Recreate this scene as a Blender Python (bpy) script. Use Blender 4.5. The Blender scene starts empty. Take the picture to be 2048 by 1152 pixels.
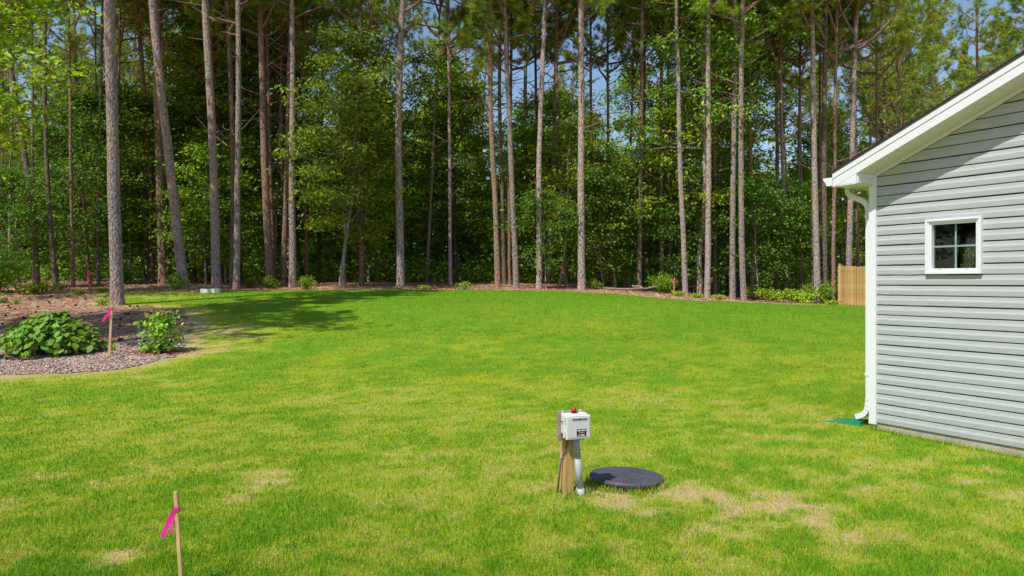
import bpy, bmesh, math
import numpy as np
from mathutils import Vector, Matrix

# ------------------------------------------------------------------ camera, sky, sun
F = 1430.0            # focal length in photo pixels (2048 wide)
HC = 1.735            # camera height above the lawn by the house
HOR = 563.0           # horizon row
SC = bpy.context.scene
COL = SC.collection
cam_d = bpy.data.cameras.new('camera'); cam = bpy.data.objects.new('camera', cam_d); COL.objects.link(cam)
cam.location = (0, 0, HC); cam.rotation_euler = (math.radians(90), 0, 0)
cam_d.sensor_width = 36.0; cam_d.lens = 36.0 * F / 2048.0
cam_d.shift_y = -(576 - HOR) / 2048.0
cam_d.clip_start = 0.05; cam_d.clip_end = 2000
SC.camera = cam

SUN_EL = math.radians(55)
LX, LY = 0.63, 0.777                     # horizontal heading of the sunlight
world = bpy.data.worlds.new('World'); SC.world = world; world.use_nodes = True
nt = world.node_tree
bg = nt.nodes['Background']
sky = nt.nodes.new('ShaderNodeTexSky'); sky.sky_type = 'NISHITA'; sky.sun_disc = False
sky.sun_elevation = SUN_EL; sky.sun_rotation = math.atan2(-LX, -LY)
sky.air_density = 1.0; sky.dust_density = 0.6; sky.ozone_density = 1.5
nt.links.new(sky.outputs[0], bg.inputs[0]); bg.inputs[1].default_value = 0.13
sun_d = bpy.data.lights.new('sun', 'SUN'); sun = bpy.data.objects.new('sun', sun_d); COL.objects.link(sun)
sun_d.energy = 4.4; sun_d.angle = math.radians(0.5); sun_d.color = (1.0, 0.95, 0.86)
ldir = Vector((LX * math.cos(SUN_EL), LY * math.cos(SUN_EL), -math.sin(SUN_EL)))
sun.rotation_euler = ldir.to_track_quat('-Z', 'Y').to_euler()
sun.location = (-20, -20, 40)
vs = SC.view_settings
vs.view_transform = 'Standard'; vs.look = 'None'; vs.exposure = 0.15; vs.gamma = 1.0; vs.use_curve_mapping = False
SC.cycles.max_bounces = 6; SC.cycles.diffuse_bounces = 3; SC.cycles.transmission_bounces = 4
SC.cycles.transparent_max_bounces = 8
SC.cycles.use_denoising = True

rng = np.random.default_rng(7)

# ------------------------------------------------------------------ helpers
def vnoise(x, y, scale, seed=0):
    x = np.asarray(x, float) / scale + 1000.0 + seed * 17.3; y = np.asarray(y, float) / scale + 1000.0 - seed * 9.1
    xi = np.floor(x).astype(np.int64); yi = np.floor(y).astype(np.int64); fx = x - xi; fy = y - yi
    fx = fx * fx * (3 - 2 * fx); fy = fy * fy * (3 - 2 * fy)
    def h(a, b):
        n = (a * 374761393 + b * 668265263 + seed * 1442695) & 0x7fffffff
        n = ((n ^ (n >> 13)) * 1274126177) & 0x7fffffff
        return ((n ^ (n >> 16)) & 0xffff) / 65535.0
    return (h(xi, yi) * (1 - fx) + h(xi + 1, yi) * fx) * (1 - fy) + (h(xi, yi + 1) * (1 - fx) + h(xi + 1, yi + 1) * fx) * fy
def fbm(x, y, scale, seed=0, octs=3):
    v = 0; a = 1; t = 0
    for k in range(octs):
        v = v + a * vnoise(x, y, scale / 2 ** k, seed + k); t += a; a *= 0.5
    return v / t

def fastmesh(name, V, Fc, cols=None, smooth=False):
    V = np.asarray(V, np.float32).reshape(-1, 3)
    groups = Fc if isinstance(Fc, list) else [np.asarray(Fc, np.int32)]
    groups = [np.asarray(g, np.int32) for g in groups if len(g)]
    me = bpy.data.meshes.new(name)
    nl = sum(g.size for g in groups); nf = sum(len(g) for g in groups)
    me.vertices.add(len(V)); me.loops.add(nl); me.polygons.add(nf)
    me.vertices.foreach_set('co', V.ravel())
    me.loops.foreach_set('vertex_index', np.concatenate([g.ravel() for g in groups]))
    tot = np.concatenate([np.full(len(g), g.shape[1], np.int32) for g in groups])
    st = np.concatenate([[0], np.cumsum(tot)[:-1]]).astype(np.int32)
    me.polygons.foreach_set('loop_start', st); me.polygons.foreach_set('loop_total', tot)
    me.polygons.foreach_set('use_smooth', np.full(nf, bool(smooth)))
    if cols is not None:
        c = np.asarray(cols, np.float32)
        if c.shape[1] == 3: c = np.hstack([c, np.ones((len(c), 1), np.float32)])
        at = me.color_attributes.new('col', 'FLOAT_COLOR', 'POINT')
        at.data.foreach_set('color', c.ravel())
    me.update(calc_edges=True)
    return me
def link(name, me, mat=None, parent=None, loc=None, rot=None):
    o = bpy.data.objects.new(name, me); COL.objects.link(o)
    if mat is not None and not me.materials: me.materials.append(mat)
    if parent is not None: o.parent = parent
    if loc is not None: o.location = loc
    if rot is not None: o.rotation_euler = rot
    return o
def thing(name, label, cat, loc=(0, 0, 0), rotz=0.0, group=None):
    o = bpy.data.objects.new(name, None); COL.objects.link(o); o.empty_display_size = 0.2
    o.location = loc; o.rotation_euler = (0, 0, rotz); tag(o, label, cat, group)
    return o
def tag(o, label, cat, group=None):
    o['label'] = label; o['category'] = cat
    if group: o['group'] = group
    return o
class MB:
    """collects boxes, prisms and tubes into one mesh"""
    def __init__(s): s.V = []; s.F = {}; s.n = 0
    def add(s, V, Fs):
        V = np.asarray(V, float).reshape(-1, 3)
        for f in Fs: s.F.setdefault(len(f), []).append([i + s.n for i in f])
        s.V.append(V); s.n += len(V)
    def box(s, a, b):
        x0, y0, z0 = a; x1, y1, z1 = b
        s.add([(x0, y0, z0), (x1, y0, z0), (x1, y1, z0), (x0, y1, z0), (x0, y0, z1), (x1, y0, z1), (x1, y1, z1), (x0, y1, z1)],
              [(0, 3, 2, 1), (4, 5, 6, 7), (0, 1, 5, 4), (1, 2, 6, 5), (2, 3, 7, 6), (3, 0, 4, 7)])
    def hexa(s, P):  # 8 corners, same order as box
        s.add(P, [(0, 3, 2, 1), (4, 5, 6, 7), (0, 1, 5, 4), (1, 2, 6, 5), (2, 3, 7, 6), (3, 0, 4, 7)])
    def tube(s, path, rad, sides=8, wob=0.0, cap=True, seed=0):
        V, Q = tube(path, rad, sides, wob, seed); n = len(path)
        fs = [tuple(q) for q in Q]
        if cap: fs += [tuple(range(sides))[::-1], tuple((n - 1) * sides + i for i in range(sides))]
        s.add(V, fs)
    def mesh(s, name, smooth=False, bevel=0.0, seg=2):
        V = np.vstack(s.V)
        me = fastmesh(name, V, [np.array(v) for v in s.F.values()], None, smooth)
        if bevel > 0:
            bm = bmesh.new(); bm.from_mesh(me)
            es = [e for e in bm.edges if len(e.link_faces) == 2 and e.calc_face_angle(0) > 0.6]
            bmesh.ops.bevel(bm, geom=es, offset=bevel, segments=seg, affect='EDGES', profile=0.6)
            bm.to_mesh(me); bm.free()
        return me
    def build(s, name, mat, parent=None, smooth=False, bevel=0.0, seg=2):
        return link(name, s.mesh(name, smooth, bevel, seg), mat, parent)
def tube(path, rad, sides=8, wob=0.0, seed=0):
    P = np.asarray(path, float); n = len(P); rad = np.broadcast_to(np.asarray(rad, float), (n,))
    T = np.gradient(P, axis=0); T /= np.linalg.norm(T, axis=1, keepdims=True) + 1e-9
    m = P[-1] - P[0]; ref = np.array([1.0, 0, 0]) if abs(m[0]) < 0.8 * np.linalg.norm(m) else np.array([0, 1.0, 0])
    A = np.cross(T, ref); A /= np.linalg.norm(A, axis=1, keepdims=True) + 1e-9
    B = np.cross(T, A)
    th = np.arange(sides) * 2 * math.pi / sides
    r = np.repeat(rad[:, None], sides, 1)
    if wob:
        rg = np.random.default_rng(seed + 5); r = r * (1 + wob * (rg.random((n, sides)) - 0.5) * 2)
    V = P[:, None, :] + r[..., None] * (np.cos(th)[None, :, None] * A[:, None, :] + np.sin(th)[None, :, None] * B[:, None, :])
    i = np.arange(n - 1)[:, None] * sides; j = np.arange(sides)[None, :]; k = (j + 1) % sides
    Q = np.stack([i + j, i + k, i + sides + k, i + sides + j], -1).reshape(-1, 4)
    return V.reshape(-1, 3), Q
def join_tubes(parts):
    Vs, Qs, n = [], [], 0
    for V, Q in parts:
        Vs.append(V); Qs.append(Q + n); n += len(V)
    return np.vstack(Vs), np.vstack(Qs)

# ------------------------------------------------------------------ materials
MATS = {}
def new_mat(name):
    m = bpy.data.materials.new(name); m.use_nodes = True
    return m, m.node_tree, m.node_tree.nodes['Principled BSDF']
def N(t, ty, **kw):
    n = t.nodes.new(ty)
    for k, v in kw.items(): setattr(n, k, v)
    return n
def ramp(t, fac, stops):
    r = N(t, 'ShaderNodeValToRGB'); e = r.color_ramp.elements
    while len(e) < len(stops): e.new(0.5)
    for k, (p, c) in enumerate(stops):
        e[k].position = p; e[k].color = (*c, 1)
    t.links.new(fac, r.inputs[0]); return r.outputs[0]
def mixc(t, fac, a, b, mode='MIX'):
    m = N(t, 'ShaderNodeMix', data_type='RGBA', blend_type=mode)
    for inp, v in ((m.inputs[0], fac), (m.inputs[6], a), (m.inputs[7], b)):
        if hasattr(v, 'is_output'): t.links.new(v, inp)
        elif isinstance(v, tuple): inp.default_value = (*v, 1)
        else: inp.default_value = v
    return m.outputs[2]
def coords(t, scale=(1, 1, 1), kind='Object'):
    tc = N(t, 'ShaderNodeTexCoord'); mp = N(t, 'ShaderNodeMapping'); mp.inputs['Scale'].default_value = scale
    t.links.new(tc.outputs[kind], mp.inputs[0]); return mp.outputs[0]
def noise(t, vec, scale, detail=4, rough=0.55):
    n = N(t, 'ShaderNodeTexNoise'); n.inputs['Scale'].default_value = scale; n.inputs['Detail'].default_value = detail
    n.inputs['Roughness'].default_value = rough
    if vec is not None: t.links.new(vec, n.inputs['Vector'])
    return n.outputs['Fac']
def bump(t, b, h, strength, dist=0.01):
    n = N(t, 'ShaderNodeBump'); n.inputs['Strength'].default_value = strength; n.inputs['Distance'].default_value = dist
    t.links.new(h, n.inputs['Height']); t.links.new(n.outputs[0], b.inputs['Normal'])
def plain(name, c, rough=0.5, var=0.12, nscale=6.0, bmp=0.0, bscale=60, metal=0.0, spec=0.5, scale=(1, 1, 1)):
    m, t, b = new_mat(name); v = coords(t, scale)
    lo = tuple(max(0, x * (1 - var)) for x in c); hi = tuple(min(1, x * (1 + var)) for x in c)
    f = noise(t, v, nscale, 5, 0.6)
    t.links.new(ramp(t, f, [(0.3, lo), (0.7, hi)]), b.inputs['Base Color'])
    b.inputs['Roughness'].default_value = rough; b.inputs['Metallic'].default_value = metal
    b.inputs['Specular IOR Level'].default_value = spec
    if bmp: bump(t, b, noise(t, v, bscale, 3), bmp)
    MATS[name] = m; return m
def leafmat(name, tint=(1, 1, 1), trans=0.35, rough=0.45, spec=0.35, objvar=0.25):
    m, t, b = new_mat(name)
    at = N(t, 'ShaderNodeAttribute', attribute_name='col')
    oi = N(t, 'ShaderNodeObjectInfo')
    hsv = N(t, 'ShaderNodeHueSaturation')
    mr = N(t, 'ShaderNodeMapRange'); t.links.new(oi.outputs['Random'], mr.inputs[0]); mr.inputs[3].default_value = 1 - objvar; mr.inputs[4].default_value = 1 + objvar
    mh = N(t, 'ShaderNodeMapRange'); t.links.new(oi.outputs['Random'], mh.inputs[0]); mh.inputs[3].default_value = 0.485; mh.inputs[4].default_value = 0.515
    t.links.new(mr.outputs[0], hsv.inputs['Value']); t.links.new(mh.outputs[0], hsv.inputs['Hue'])
    t.links.new(mixc(t, 1.0, at.outputs['Color'], tint, 'MULTIPLY'), hsv.inputs['Color'])
    t.links.new(hsv.outputs[0], b.inputs['Base Color'])
    b.inputs['Roughness'].default_value = rough; b.inputs['Specular IOR Level'].default_value = spec
    tr = N(t, 'ShaderNodeBsdfTranslucent')
    t.links.new(mixc(t, 1.0, hsv.outputs[0], (1.0, 1.15, 0.5), 'MULTIPLY'), tr.inputs[0])
    mx = N(t, 'ShaderNodeMixShader'); mx.inputs[0].default_value = trans
    t.links.new(b.outputs[0], mx.inputs[1]); t.links.new(tr.outputs[0], mx.inputs[2])
    t.links.new(mx.outputs[0], t.nodes['Material Output'].inputs[0])
    MATS[name] = m; return m
def barkmat(name, lo, mid, hi, vs=(9, 9, 3.6), bmp=0.9):
    m, t, b = new_mat(name); v = coords(t, vs)
    vo = N(t, 'ShaderNodeTexVoronoi', feature='F1'); vo.inputs['Scale'].default_value = 2.2; t.links.new(v, vo.inputs['Vector'])
    no = noise(t, v, 3.0, 6, 0.7)
    oi = N(t, 'ShaderNodeObjectInfo')
    c = ramp(t, no, [(0.3, lo), (0.52, mid), (0.72, hi)])
    pl = ramp(t, vo.outputs['Distance'], [(0.0, (1.15, 1.12, 1.1)), (0.45, (0.95, 0.95, 0.95)), (0.75, (0.45, 0.42, 0.42))])
    c = mixc(t, 0.8, c, pl, 'MULTIPLY')
    big = noise(t, coords(t, (1, 1, 0.35)), 1.3, 3)
    c = mixc(t, ramp(t, big, [(0.4, (0, 0, 0)), (0.7, (1, 1, 1))]), c, mixc(t, 1.0, c, (1.25, 0.98, 0.82), 'MULTIPLY'))
    mr = N(t, 'ShaderNodeMapRange'); t.links.new(oi.outputs['Random'], mr.inputs[0]); mr.inputs[3].default_value = 0.78; mr.inputs[4].default_value = 1.2
    hs = N(t, 'ShaderNodeHueSaturation'); t.links.new(c, hs.inputs['Color']); t.links.new(mr.outputs[0], hs.inputs['Value'])
    t.links.new(hs.outputs[0], b.inputs['Base Color']); b.inputs['Roughness'].default_value = 0.92; b.inputs['Specular IOR Level'].default_value = 0.15
    sub = N(t, 'ShaderNodeMath', operation='SUBTRACT'); t.links.new(no, sub.inputs[0]); t.links.new(vo.outputs['Distance'], sub.inputs[1])
    bump(t, b, sub.outputs[0], bmp, 0.04)
    MATS[name] = m; return m
def vcolmat(name, rough=0.9, spec=0.15, trans=0.0, nsc=0, bmp=0.0, dist=0.02):
    m, t, b = new_mat(name)
    at = N(t, 'ShaderNodeAttribute', attribute_name='col'); c = at.outputs['Color']
    if nsc:
        f = noise(t, coords(t), nsc, 6, 0.7)
        c = mixc(t, 1.0, c, ramp(t, f, [(0.25, (0.55, 0.55, 0.55)), (0.75, (1.4, 1.4, 1.4))]), 'MULTIPLY')
        if bmp: bump(t, b, f, bmp, dist)
    t.links.new(c, b.inputs['Base Color']); b.inputs['Roughness'].default_value = rough; b.inputs['Specular IOR Level'].default_value = spec
    if trans:
        tr = N(t, 'ShaderNodeBsdfTranslucent'); t.links.new(c, tr.inputs[0])
        mx = N(t, 'ShaderNodeMixShader'); mx.inputs[0].default_value = trans
        t.links.new(b.outputs[0], mx.inputs[1]); t.links.new(tr.outputs[0], mx.inputs[2]); t.links.new(mx.outputs[0], t.nodes['Material Output'].inputs[0])
    MATS[name] = m; return m

leafmat('leaf', rough=0.5, spec=0.2); leafmat('needle', trans=0.25, rough=0.55, spec=0.15, objvar=0.18)
leafmat('young_leaf', trans=0.3, rough=0.5, spec=0.2, objvar=0.0); leafmat('shrub_leaf', trans=0.3, rough=0.5, spec=0.22, objvar=0.22)
barkmat('bark_grey', (0.16, 0.13, 0.125), (0.40, 0.345, 0.33), (0.62, 0.555, 0.535))
barkmat('bark_red', (0.15, 0.095, 0.075), (0.33, 0.23, 0.185), (0.50, 0.38, 0.32))
barkmat('bark_pale', (0.20, 0.18, 0.15), (0.34, 0.31, 0.26), (0.46, 0.43, 0.37), (5, 5, 1.2), 0.35)
barkmat('bark_dark', (0.09, 0.07, 0.062), (0.21, 0.17, 0.145), (0.35, 0.295, 0.26))
barkmat('dead_wood', (0.22, 0.16, 0.13), (0.40, 0.32, 0.27), (0.55, 0.47, 0.41), (12, 12, 4), 0.4)
vcolmat('grass', 0.55, 0.25, 0.3)
vcolmat('lawn_soil', nsc=26, bmp=0.6); vcolmat('bed_soil', nsc=22, bmp=0.8); vcolmat('litter', 0.8, 0.2)
vcolmat('floor_soil', nsc=9, bmp=0.8, dist=0.05)

# ------------------------------------------------------------------ terrain
SD = np.array([-50, 6, 8, 10, 14, 18, 22, 26, 30, 34, 45, 100, 600.0])
SV = np.array([0, 0, .008, .035, .17, .42, .69, .86, .96, 1.0, 1.05, 1.08, 1.1])
ZX = np.array([-400, -30, -5, 0, 4, 8, 11.5, 15.6, 25, 400.0]); ZV = np.array([1.6, 1.5, 1.46, 1.43, 1.38, 1.06, .80, .63, .5, .4])
_dd = np.linspace(-50, 600, 6501); _ss = np.convolve(np.interp(np.concatenate([np.full(15, -50), _dd, np.full(15, 600)]), SD, SV), np.hanning(31) / np.hanning(31).sum(), 'valid')
def terr(x, y):
    x = np.asarray(x, float); y = np.asarray(y, float)
    s = np.interp(y, _dd, _ss); z = np.interp(x, ZX, ZV) * s
    z = z + (0.032 * np.clip(y - 31, 0, 7) + 0.010 * np.clip(y - 38, 0, 55)) * np.interp(x, [-20, 0, 15], [1.0, 0.9, 0.75])
    z = z + 0.05 * (fbm(x, y, 6.0, 3) - 0.5) * np.clip((y - 9) / 10, 0, 1)
    return z
def G(px, row, dmin=2.5, dmax=60.0):
    q = (px - 1024) / F
    d = np.linspace(dmin, dmax, 3000); r = HOR + F * (HC - terr(q * d, d)) / d
    below = np.where(r <= row)[0]
    dd = d[below[0]] if len(below) else dmax
    return np.array([q * dd, dd, float(terr(q * dd, dd))])
def at(px, row, d):
    return np.array([(px - 1024) / F * d, d, HC + (HOR - row) * d / F])

# lawn far edge: pixel column -> depth
EP = np.array([(190, 584), (300, 587), (420, 583), (560, 580), (700, 579), (860, 579), (1000, 580), (1100, 581), (1160, 583), (1240, 589), (1300, 595), (1400, 603), (1500, 606), (1660, 607), (1740, 611), (1900, 616)], float)
EQ = (EP[:, 0] - 1024) / F; ED = np.array([G(p[0], p[1])[1] for p in EP])
ED = np.convolve(np.pad(ED, 1, mode='edge'), [.25, .5, .25], 'valid')
BED_PX = [(-900, 800), (-300, 764), (0, 750), (120, 747), (210, 739), (290, 729), (342, 714), (362, 697), (362, 674), (385, 652), (392, 634), (372, 620), (322, 614), (268, 613), (236, 615), (206, 608), (194, 598), (180, 586), (120, 578), (-300, 578), (-900, 590)]
BED = np.array([G(*p)[:2] for p in BED_PX])
def in_poly(x, y, P):
    ins = np.zeros(np.shape(x), bool); j = len(P) - 1
    for i in range(len(P)):
        xi, yi = P[i]; xj, yj = P[j]
        c = ((yi > y) != (yj > y)) & (x < (xj - xi) * (y - yi) / (yj - yi + 1e-12) + xi)
        ins ^= c; j = i
    return ins
def dist_poly(x, y, P):
    best = np.full(np.shape(x), 1e9)
    for i in range(len(P)):
        a = P[i - 1]; b = P[i]; ab = b - a; L = ab @ ab + 1e-9
        t = np.clip(((x - a[0]) * ab[0] + (y - a[1]) * ab[1]) / L, 0, 1)
        best = np.minimum(best, np.hypot(x - a[0] - t * ab[0], y - a[1] - t * ab[1]))
    return best
# house frame
HANG = math.atan2(-0.857, 0.515); HW = np.array([math.cos(HANG), math.sin(HANG)]); HM = np.array([-HW[1], HW[0]])
HCORN = np.array([4.195, 8.369])
def in_house(x, y, pad=0.0):
    u = (x - HCORN[0]) * HW[0] + (y - HCORN[1]) * HW[1]; v = (x - HCORN[0]) * HM[0] + (y - HCORN[1]) * HM[1]
    return (u > 0.0 - pad) & (v > -0.0 - pad) & (u < 7.4) & (v < 9.2)
LID = G(1252, 966)
def region(x, y, jit=0.35):
    """0 lawn, 1 bed, 2 woods floor"""
    x = np.asarray(x, float); y = np.asarray(y, float)
    jx = x + (fbm(x, y, 0.9, 21) - 0.5) * jit * 1.5; jy = y + (fbm(x, y, 0.9, 31) - 0.5) * jit * 1.5
    q = jx / np.maximum(jy, 0.5); e = np.interp(q, EQ, ED)
    r = np.zeros(x.shape, int)
    r[(jy > e) | (jx < -24)] = 2
    r[in_poly(jx, jy, BED)] = 1
    return r
DRY = [(1450, 1000, .5, .8), (1530, 1035, .55, .9), (1400, 1050, .35, .6), (1240, 992, .28, .75), (1110, 968, .18, .7), (1560, 1010, .3, .6),
       (590, 952, .35, .5), (515, 985, .3, .5), (90, 965, .4, .5), (480, 655, 1.2, .7), (450, 680, 1.0, .7), (420, 700, .8, .5), (400, 662, .7, .6), (60, 1000, .4, .35),
       (1180, 640, 1.5, .12), (990, 690, 1.4, .15), (1700, 830, .6, .3), (1930, 960, .8, .35), (700, 790, 1.0, .2), (1300, 800, 1.1, .2),
       (1500, 860, .8, .25), (1130, 900, .4, .3), (300, 760, .8, .35), (300, 590, 1.6, .5), (330, 596, 1.2, .6), (1650, 960, .6, .4), (280, 1110, .4, .4)]
DRYP = [(G(a, b)[:2], r, s) for a, b, r, s in DRY]
def dryness(x, y):
    w = fbm(x, y, 1.3, 41, 5); w2 = fbm(x, y, 0.34, 51, 3); w3 = fbm(x, y, 4.5, 43, 2); w4 = fbm(x, y, 0.11, 53, 2)
    d = np.clip((0.26 * w + 0.30 * w2 + 0.12 * w3 + 0.32 * w4 - 0.425) * 4.6, 0, .85) + 0.12
    d = d * np.interp(y, [0, 9, 16, 24, 40], [0.95, 0.66, 0.32, 0.16, 0.12])
    br = np.clip((0.35 * w2 + 0.30 * fbm(x, y, 0.55, 61, 4) + 0.35 * w4 - 0.42) * 6.0, 0, 1.3)
    for p, r, s in DRYP:
        dd = np.hypot(x - p[0], (y - p[1])) / r
        d = d + s * np.exp(-dd ** 2) * (0.12 + br)
    db = dist_poly(x, y, BED)
    d = d + 0.95 * np.exp(-(db / 0.55) ** 2) * (0.55 + 0.9 * w2) * (x > -30)
    return np.clip(d, 0, 1.25)

# ------------------------------------------------------------------ ground sheets
def grid_mesh(xs, ys):
    X, Y = np.meshgrid(xs, ys); nx = len(xs); ny = len(ys)
    i = np.arange(ny - 1)[:, None] * nx + np.arange(nx - 1)[None, :]
    Q = np.stack([i, i + 1, i + nx + 1, i + nx], -1).reshape(-1, 4)
    return X.ravel(), Y.ravel(), Q
xs = np.concatenate([np.linspace(-500, -44, 24), np.arange(-42, 42.1, 0.5), np.linspace(44, 500, 24)])
ys = np.concatenate([np.linspace(-200, -4, 12), np.arange(-3, 75.1, 0.5), np.linspace(78, 700, 40)])
X, Y, Q = grid_mesh(xs, ys)
k = fbm(X, Y, 2.2, 71, 4)[:, None]; k2 = fbm(X, Y, 0.7, 77, 3)[:, None]
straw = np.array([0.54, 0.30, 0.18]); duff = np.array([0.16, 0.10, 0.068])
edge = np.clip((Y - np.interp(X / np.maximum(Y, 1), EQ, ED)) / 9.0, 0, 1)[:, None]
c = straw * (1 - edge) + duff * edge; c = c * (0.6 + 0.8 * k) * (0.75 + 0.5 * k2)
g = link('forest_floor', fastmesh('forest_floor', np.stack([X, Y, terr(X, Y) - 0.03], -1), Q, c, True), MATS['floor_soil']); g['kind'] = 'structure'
# lawn and planting bed as sheets just above it
xs = np.arange(-26, 26.01, 0.16); ys = np.arange(0.4, 40.01, 0.16)
X, Y, Q = grid_mesh(xs, ys)
cx = X[Q].mean(1); cy = Y[Q].mean(1); rg_ = region(cx, cy); hs = in_house(cx, cy, -0.1)
def sheet(name, sel, colf, mat, dz):
    used, inv = np.unique(Q[sel], return_inverse=True)
    x = X[used]; y = Y[used]
    o = link(name, fastmesh(name, np.stack([x, y, terr(x, y) + dz], -1), inv.reshape(-1, 4), colf(x, y), True), mat); o['kind'] = 'structure'
    return o
GREEN_D = np.array([0.080, 0.260, 0.010]); GREEN = np.array([0.175, 0.410, 0.014]); YEL = np.array([0.465, 0.560, 0.026]); STRAW = np.array([0.62, 0.49, 0.21]); TAN = np.array([0.40, 0.29, 0.17])
def lawn_col(x, y):
    d = dryness(x, y)[:, None]
    return np.where(d < 0.5, (GREEN * 0.6) * (1 - d * 2) + YEL * 0.6 * (2 * d), YEL * 0.6 * (1 - (d - .5)) + TAN * 0.95 * (d - .5) * 1.3)
def bed_col(x, y):
    a = np.clip((y - 15.0) / 3.5 + (fbm(x, y, 1.2, 81) - .5), 0, 1)[:, None]
    return (np.array([0.45, 0.34, 0.29]) * (1 - a) + np.array([0.50, 0.34, 0.235]) * a) * (0.7 + 0.6 * fbm(x, y, 0.6, 91)[:, None])
sheet('lawn', (rg_ == 0) & ~hs, lawn_col, MATS['lawn_soil'], 0.0)
sheet('mulch_bed', rg_ == 1, bed_col, MATS['bed_soil'], 0.0)

# grass blades: many close by, fewer and broader far away
def spread(n, dlo, dhi, qlo=-0.95, qhi=0.95, power=1.0):
    r0 = HC / dhi; r1 = HC / dlo
    d = HC / (r0 + (r1 - r0) * rng.random(n) ** power)
    return (qlo + (qhi - qlo) * rng.random(n)) * d, d
def blades(x, y, ln, wd, col, lean=0.5, dz=-0.004):
    n = len(x); th = rng.random(n) * 2 * math.pi; ph = rng.random(n) * 2 * math.pi
    z = terr(x, y) + dz
    ln = ln[:, None]; wd = wd[:, None]
    D = np.stack([np.cos(th), np.sin(th), np.zeros(n)], -1); Bt = np.stack([np.cos(ph), np.sin(ph), np.zeros(n)], -1)
    k = (rng.random(n) * lean)[:, None]
    base = np.stack([x, y, z], -1)
    tip = base + (D * k + np.array([0, 0, 1.0]) * np.sqrt(1 - k ** 2 * 0.9)) * ln
    V = np.stack([base - Bt * wd / 2, base + Bt * wd / 2, tip], 1).reshape(-1, 3)
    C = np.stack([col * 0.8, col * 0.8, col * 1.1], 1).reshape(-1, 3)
    return V, np.arange(3 * n).reshape(-1, 3), C
x1, y1 = spread(620000, 2.6, 36); x2, y2 = spread(70000, 16, 36, power=1.0)
x = np.concatenate([x1, x2]); y = np.concatenate([y1, y2])
ok = (region(x, y, 0.5) == 0) & ~in_house(x, y, 0.02) & (np.hypot(x - LID[0], y - LID[1]) > 0.30)
x, y = x[ok], y[ok]; n = len(x)
dr = dryness(x, y); u = rng.random(n); w_ = fbm(x, y, 3.5, 13, 3); mow = fbm(x, y, 0.22, 19, 2)
keep = rng.random(n) > np.clip(dr - 0.75, 0, 0.5); x, y, dr, u, w_, mow = x[keep], y[keep], dr[keep], u[keep], w_[keep], mow[keep]; n = len(x)
col = GREEN_D + (GREEN - GREEN_D) * np.clip(w_ * 1.3 + (u - .5) * 0.9, 0, 1)[:, None]
yl = np.clip(dr * 1.05 + (rng.random(n) - 0.5) * 0.75, 0, 1)[:, None]; col = col * (1 - yl) + YEL * yl
st = (rng.random(n) < np.clip((dr - 0.28) * 0.95, 0.012, 0.95)); col[st] = STRAW * (0.7 + 0.5 * rng.random(st.sum()))[:, None]
col = col * (0.8 + 0.4 * rng.random(n))[:, None]
ln = (0.028 + 0.032 * rng.random(n)) * (0.7 + 0.6 * mow) * np.where(st, 0.7, 1.0) * np.interp(y, [3, 12, 36], [1, 0.85, 0.95])
wd = 0.0045 * np.interp(y, [3, 6, 12, 36], [1.0, 1.35, 2.4, 7.0]) * (0.7 + 0.6 * rng.random(n))
V, Fq, C = blades(x, y, ln, wd, col, np.where(st, 0.95, 0.75))
o = link('grass', fastmesh('grass', V, Fq, C), MATS['grass']); o['kind'] = 'stuff'
tag(o, 'mown green lawn grass with yellow and straw coloured patches', 'grass')

# longer uncut grass round the lid, the post and along the foundation
an = rng.random(900) * 6.283; rr_ = 0.315 + 0.05 * rng.random(900); xa = LID[0] + rr_ * np.cos(an); ya = LID[1] + rr_ * np.sin(an)
xb = 0.50 + rng.normal(0, .09, 420); yb = 5.84 + rng.normal(0, .07, 420)
uu = rng.uniform(0.0, 3.0, 1500); vv = -0.03 - np.abs(rng.normal(0, .04, 1500)); xc = HCORN[0] + HW[0] * uu + HM[0] * vv; yc = HCORN[1] + HW[1] * uu + HM[1] * vv
x = np.concatenate([xa, xb, xc]); y = np.concatenate([ya, yb, yc]); n = len(x); k = rng.random(n)
col = np.where((k < .25)[:, None], STRAW, np.where((k < .55)[:, None], YEL, GREEN)) * (0.7 + .5 * rng.random(n))[:, None]
V, Fq, C = blades(x, y, 0.045 + 0.055 * rng.random(n) ** 2, 0.005 + .004 * rng.random(n), col, np.full(n, .8))
o = link('uncut_grass', fastmesh('uncut_grass', V, Fq, C), MATS['grass']); o['kind'] = 'stuff'; tag(o, 'longer uncut grass round the lid, the post and the foundation', 'grass')

# mulch chips and fallen pine needles
def flat_bits(x, y, ln, wd, col, tilt, dz):
    n = len(x); th = rng.random(n) * math.pi; z = terr(x, y) + dz + rng.random(n) * 0.012
    D = np.stack([np.cos(th), np.sin(th), (rng.random(n) - 0.5) * tilt], -1) * ln[:, None] / 2
    W = np.stack([-np.sin(th), np.cos(th), (rng.random(n) - 0.5) * tilt], -1) * wd[:, None] / 2
    P = np.stack([x, y, z], -1)
    V = np.stack([P - D - W * .6, P + D - W, P + D * .8 + W, P - D + W], 1).reshape(-1, 3)
    return V, np.arange(4 * n).reshape(-1, 4), np.repeat(col, 4, 0)
x, y = spread(190000, 11.5, 30, -0.95, -0.3); r_ = region(x, y, 0.5); ok = (r_ == 1) & (y < 17.5); x, y = x[ok], y[ok]; n = len(x)
pal = np.array([(0.56, 0.42, 0.36), (0.45, 0.33, 0.28), (0.64, 0.51, 0.45), (0.34, 0.245, 0.21), (0.58, 0.42, 0.31)])
col = pal[rng.choice(5, n, p=[.32, .26, .18, .14, .10])] * (0.75 + .5 * rng.random(n))[:, None]
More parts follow.
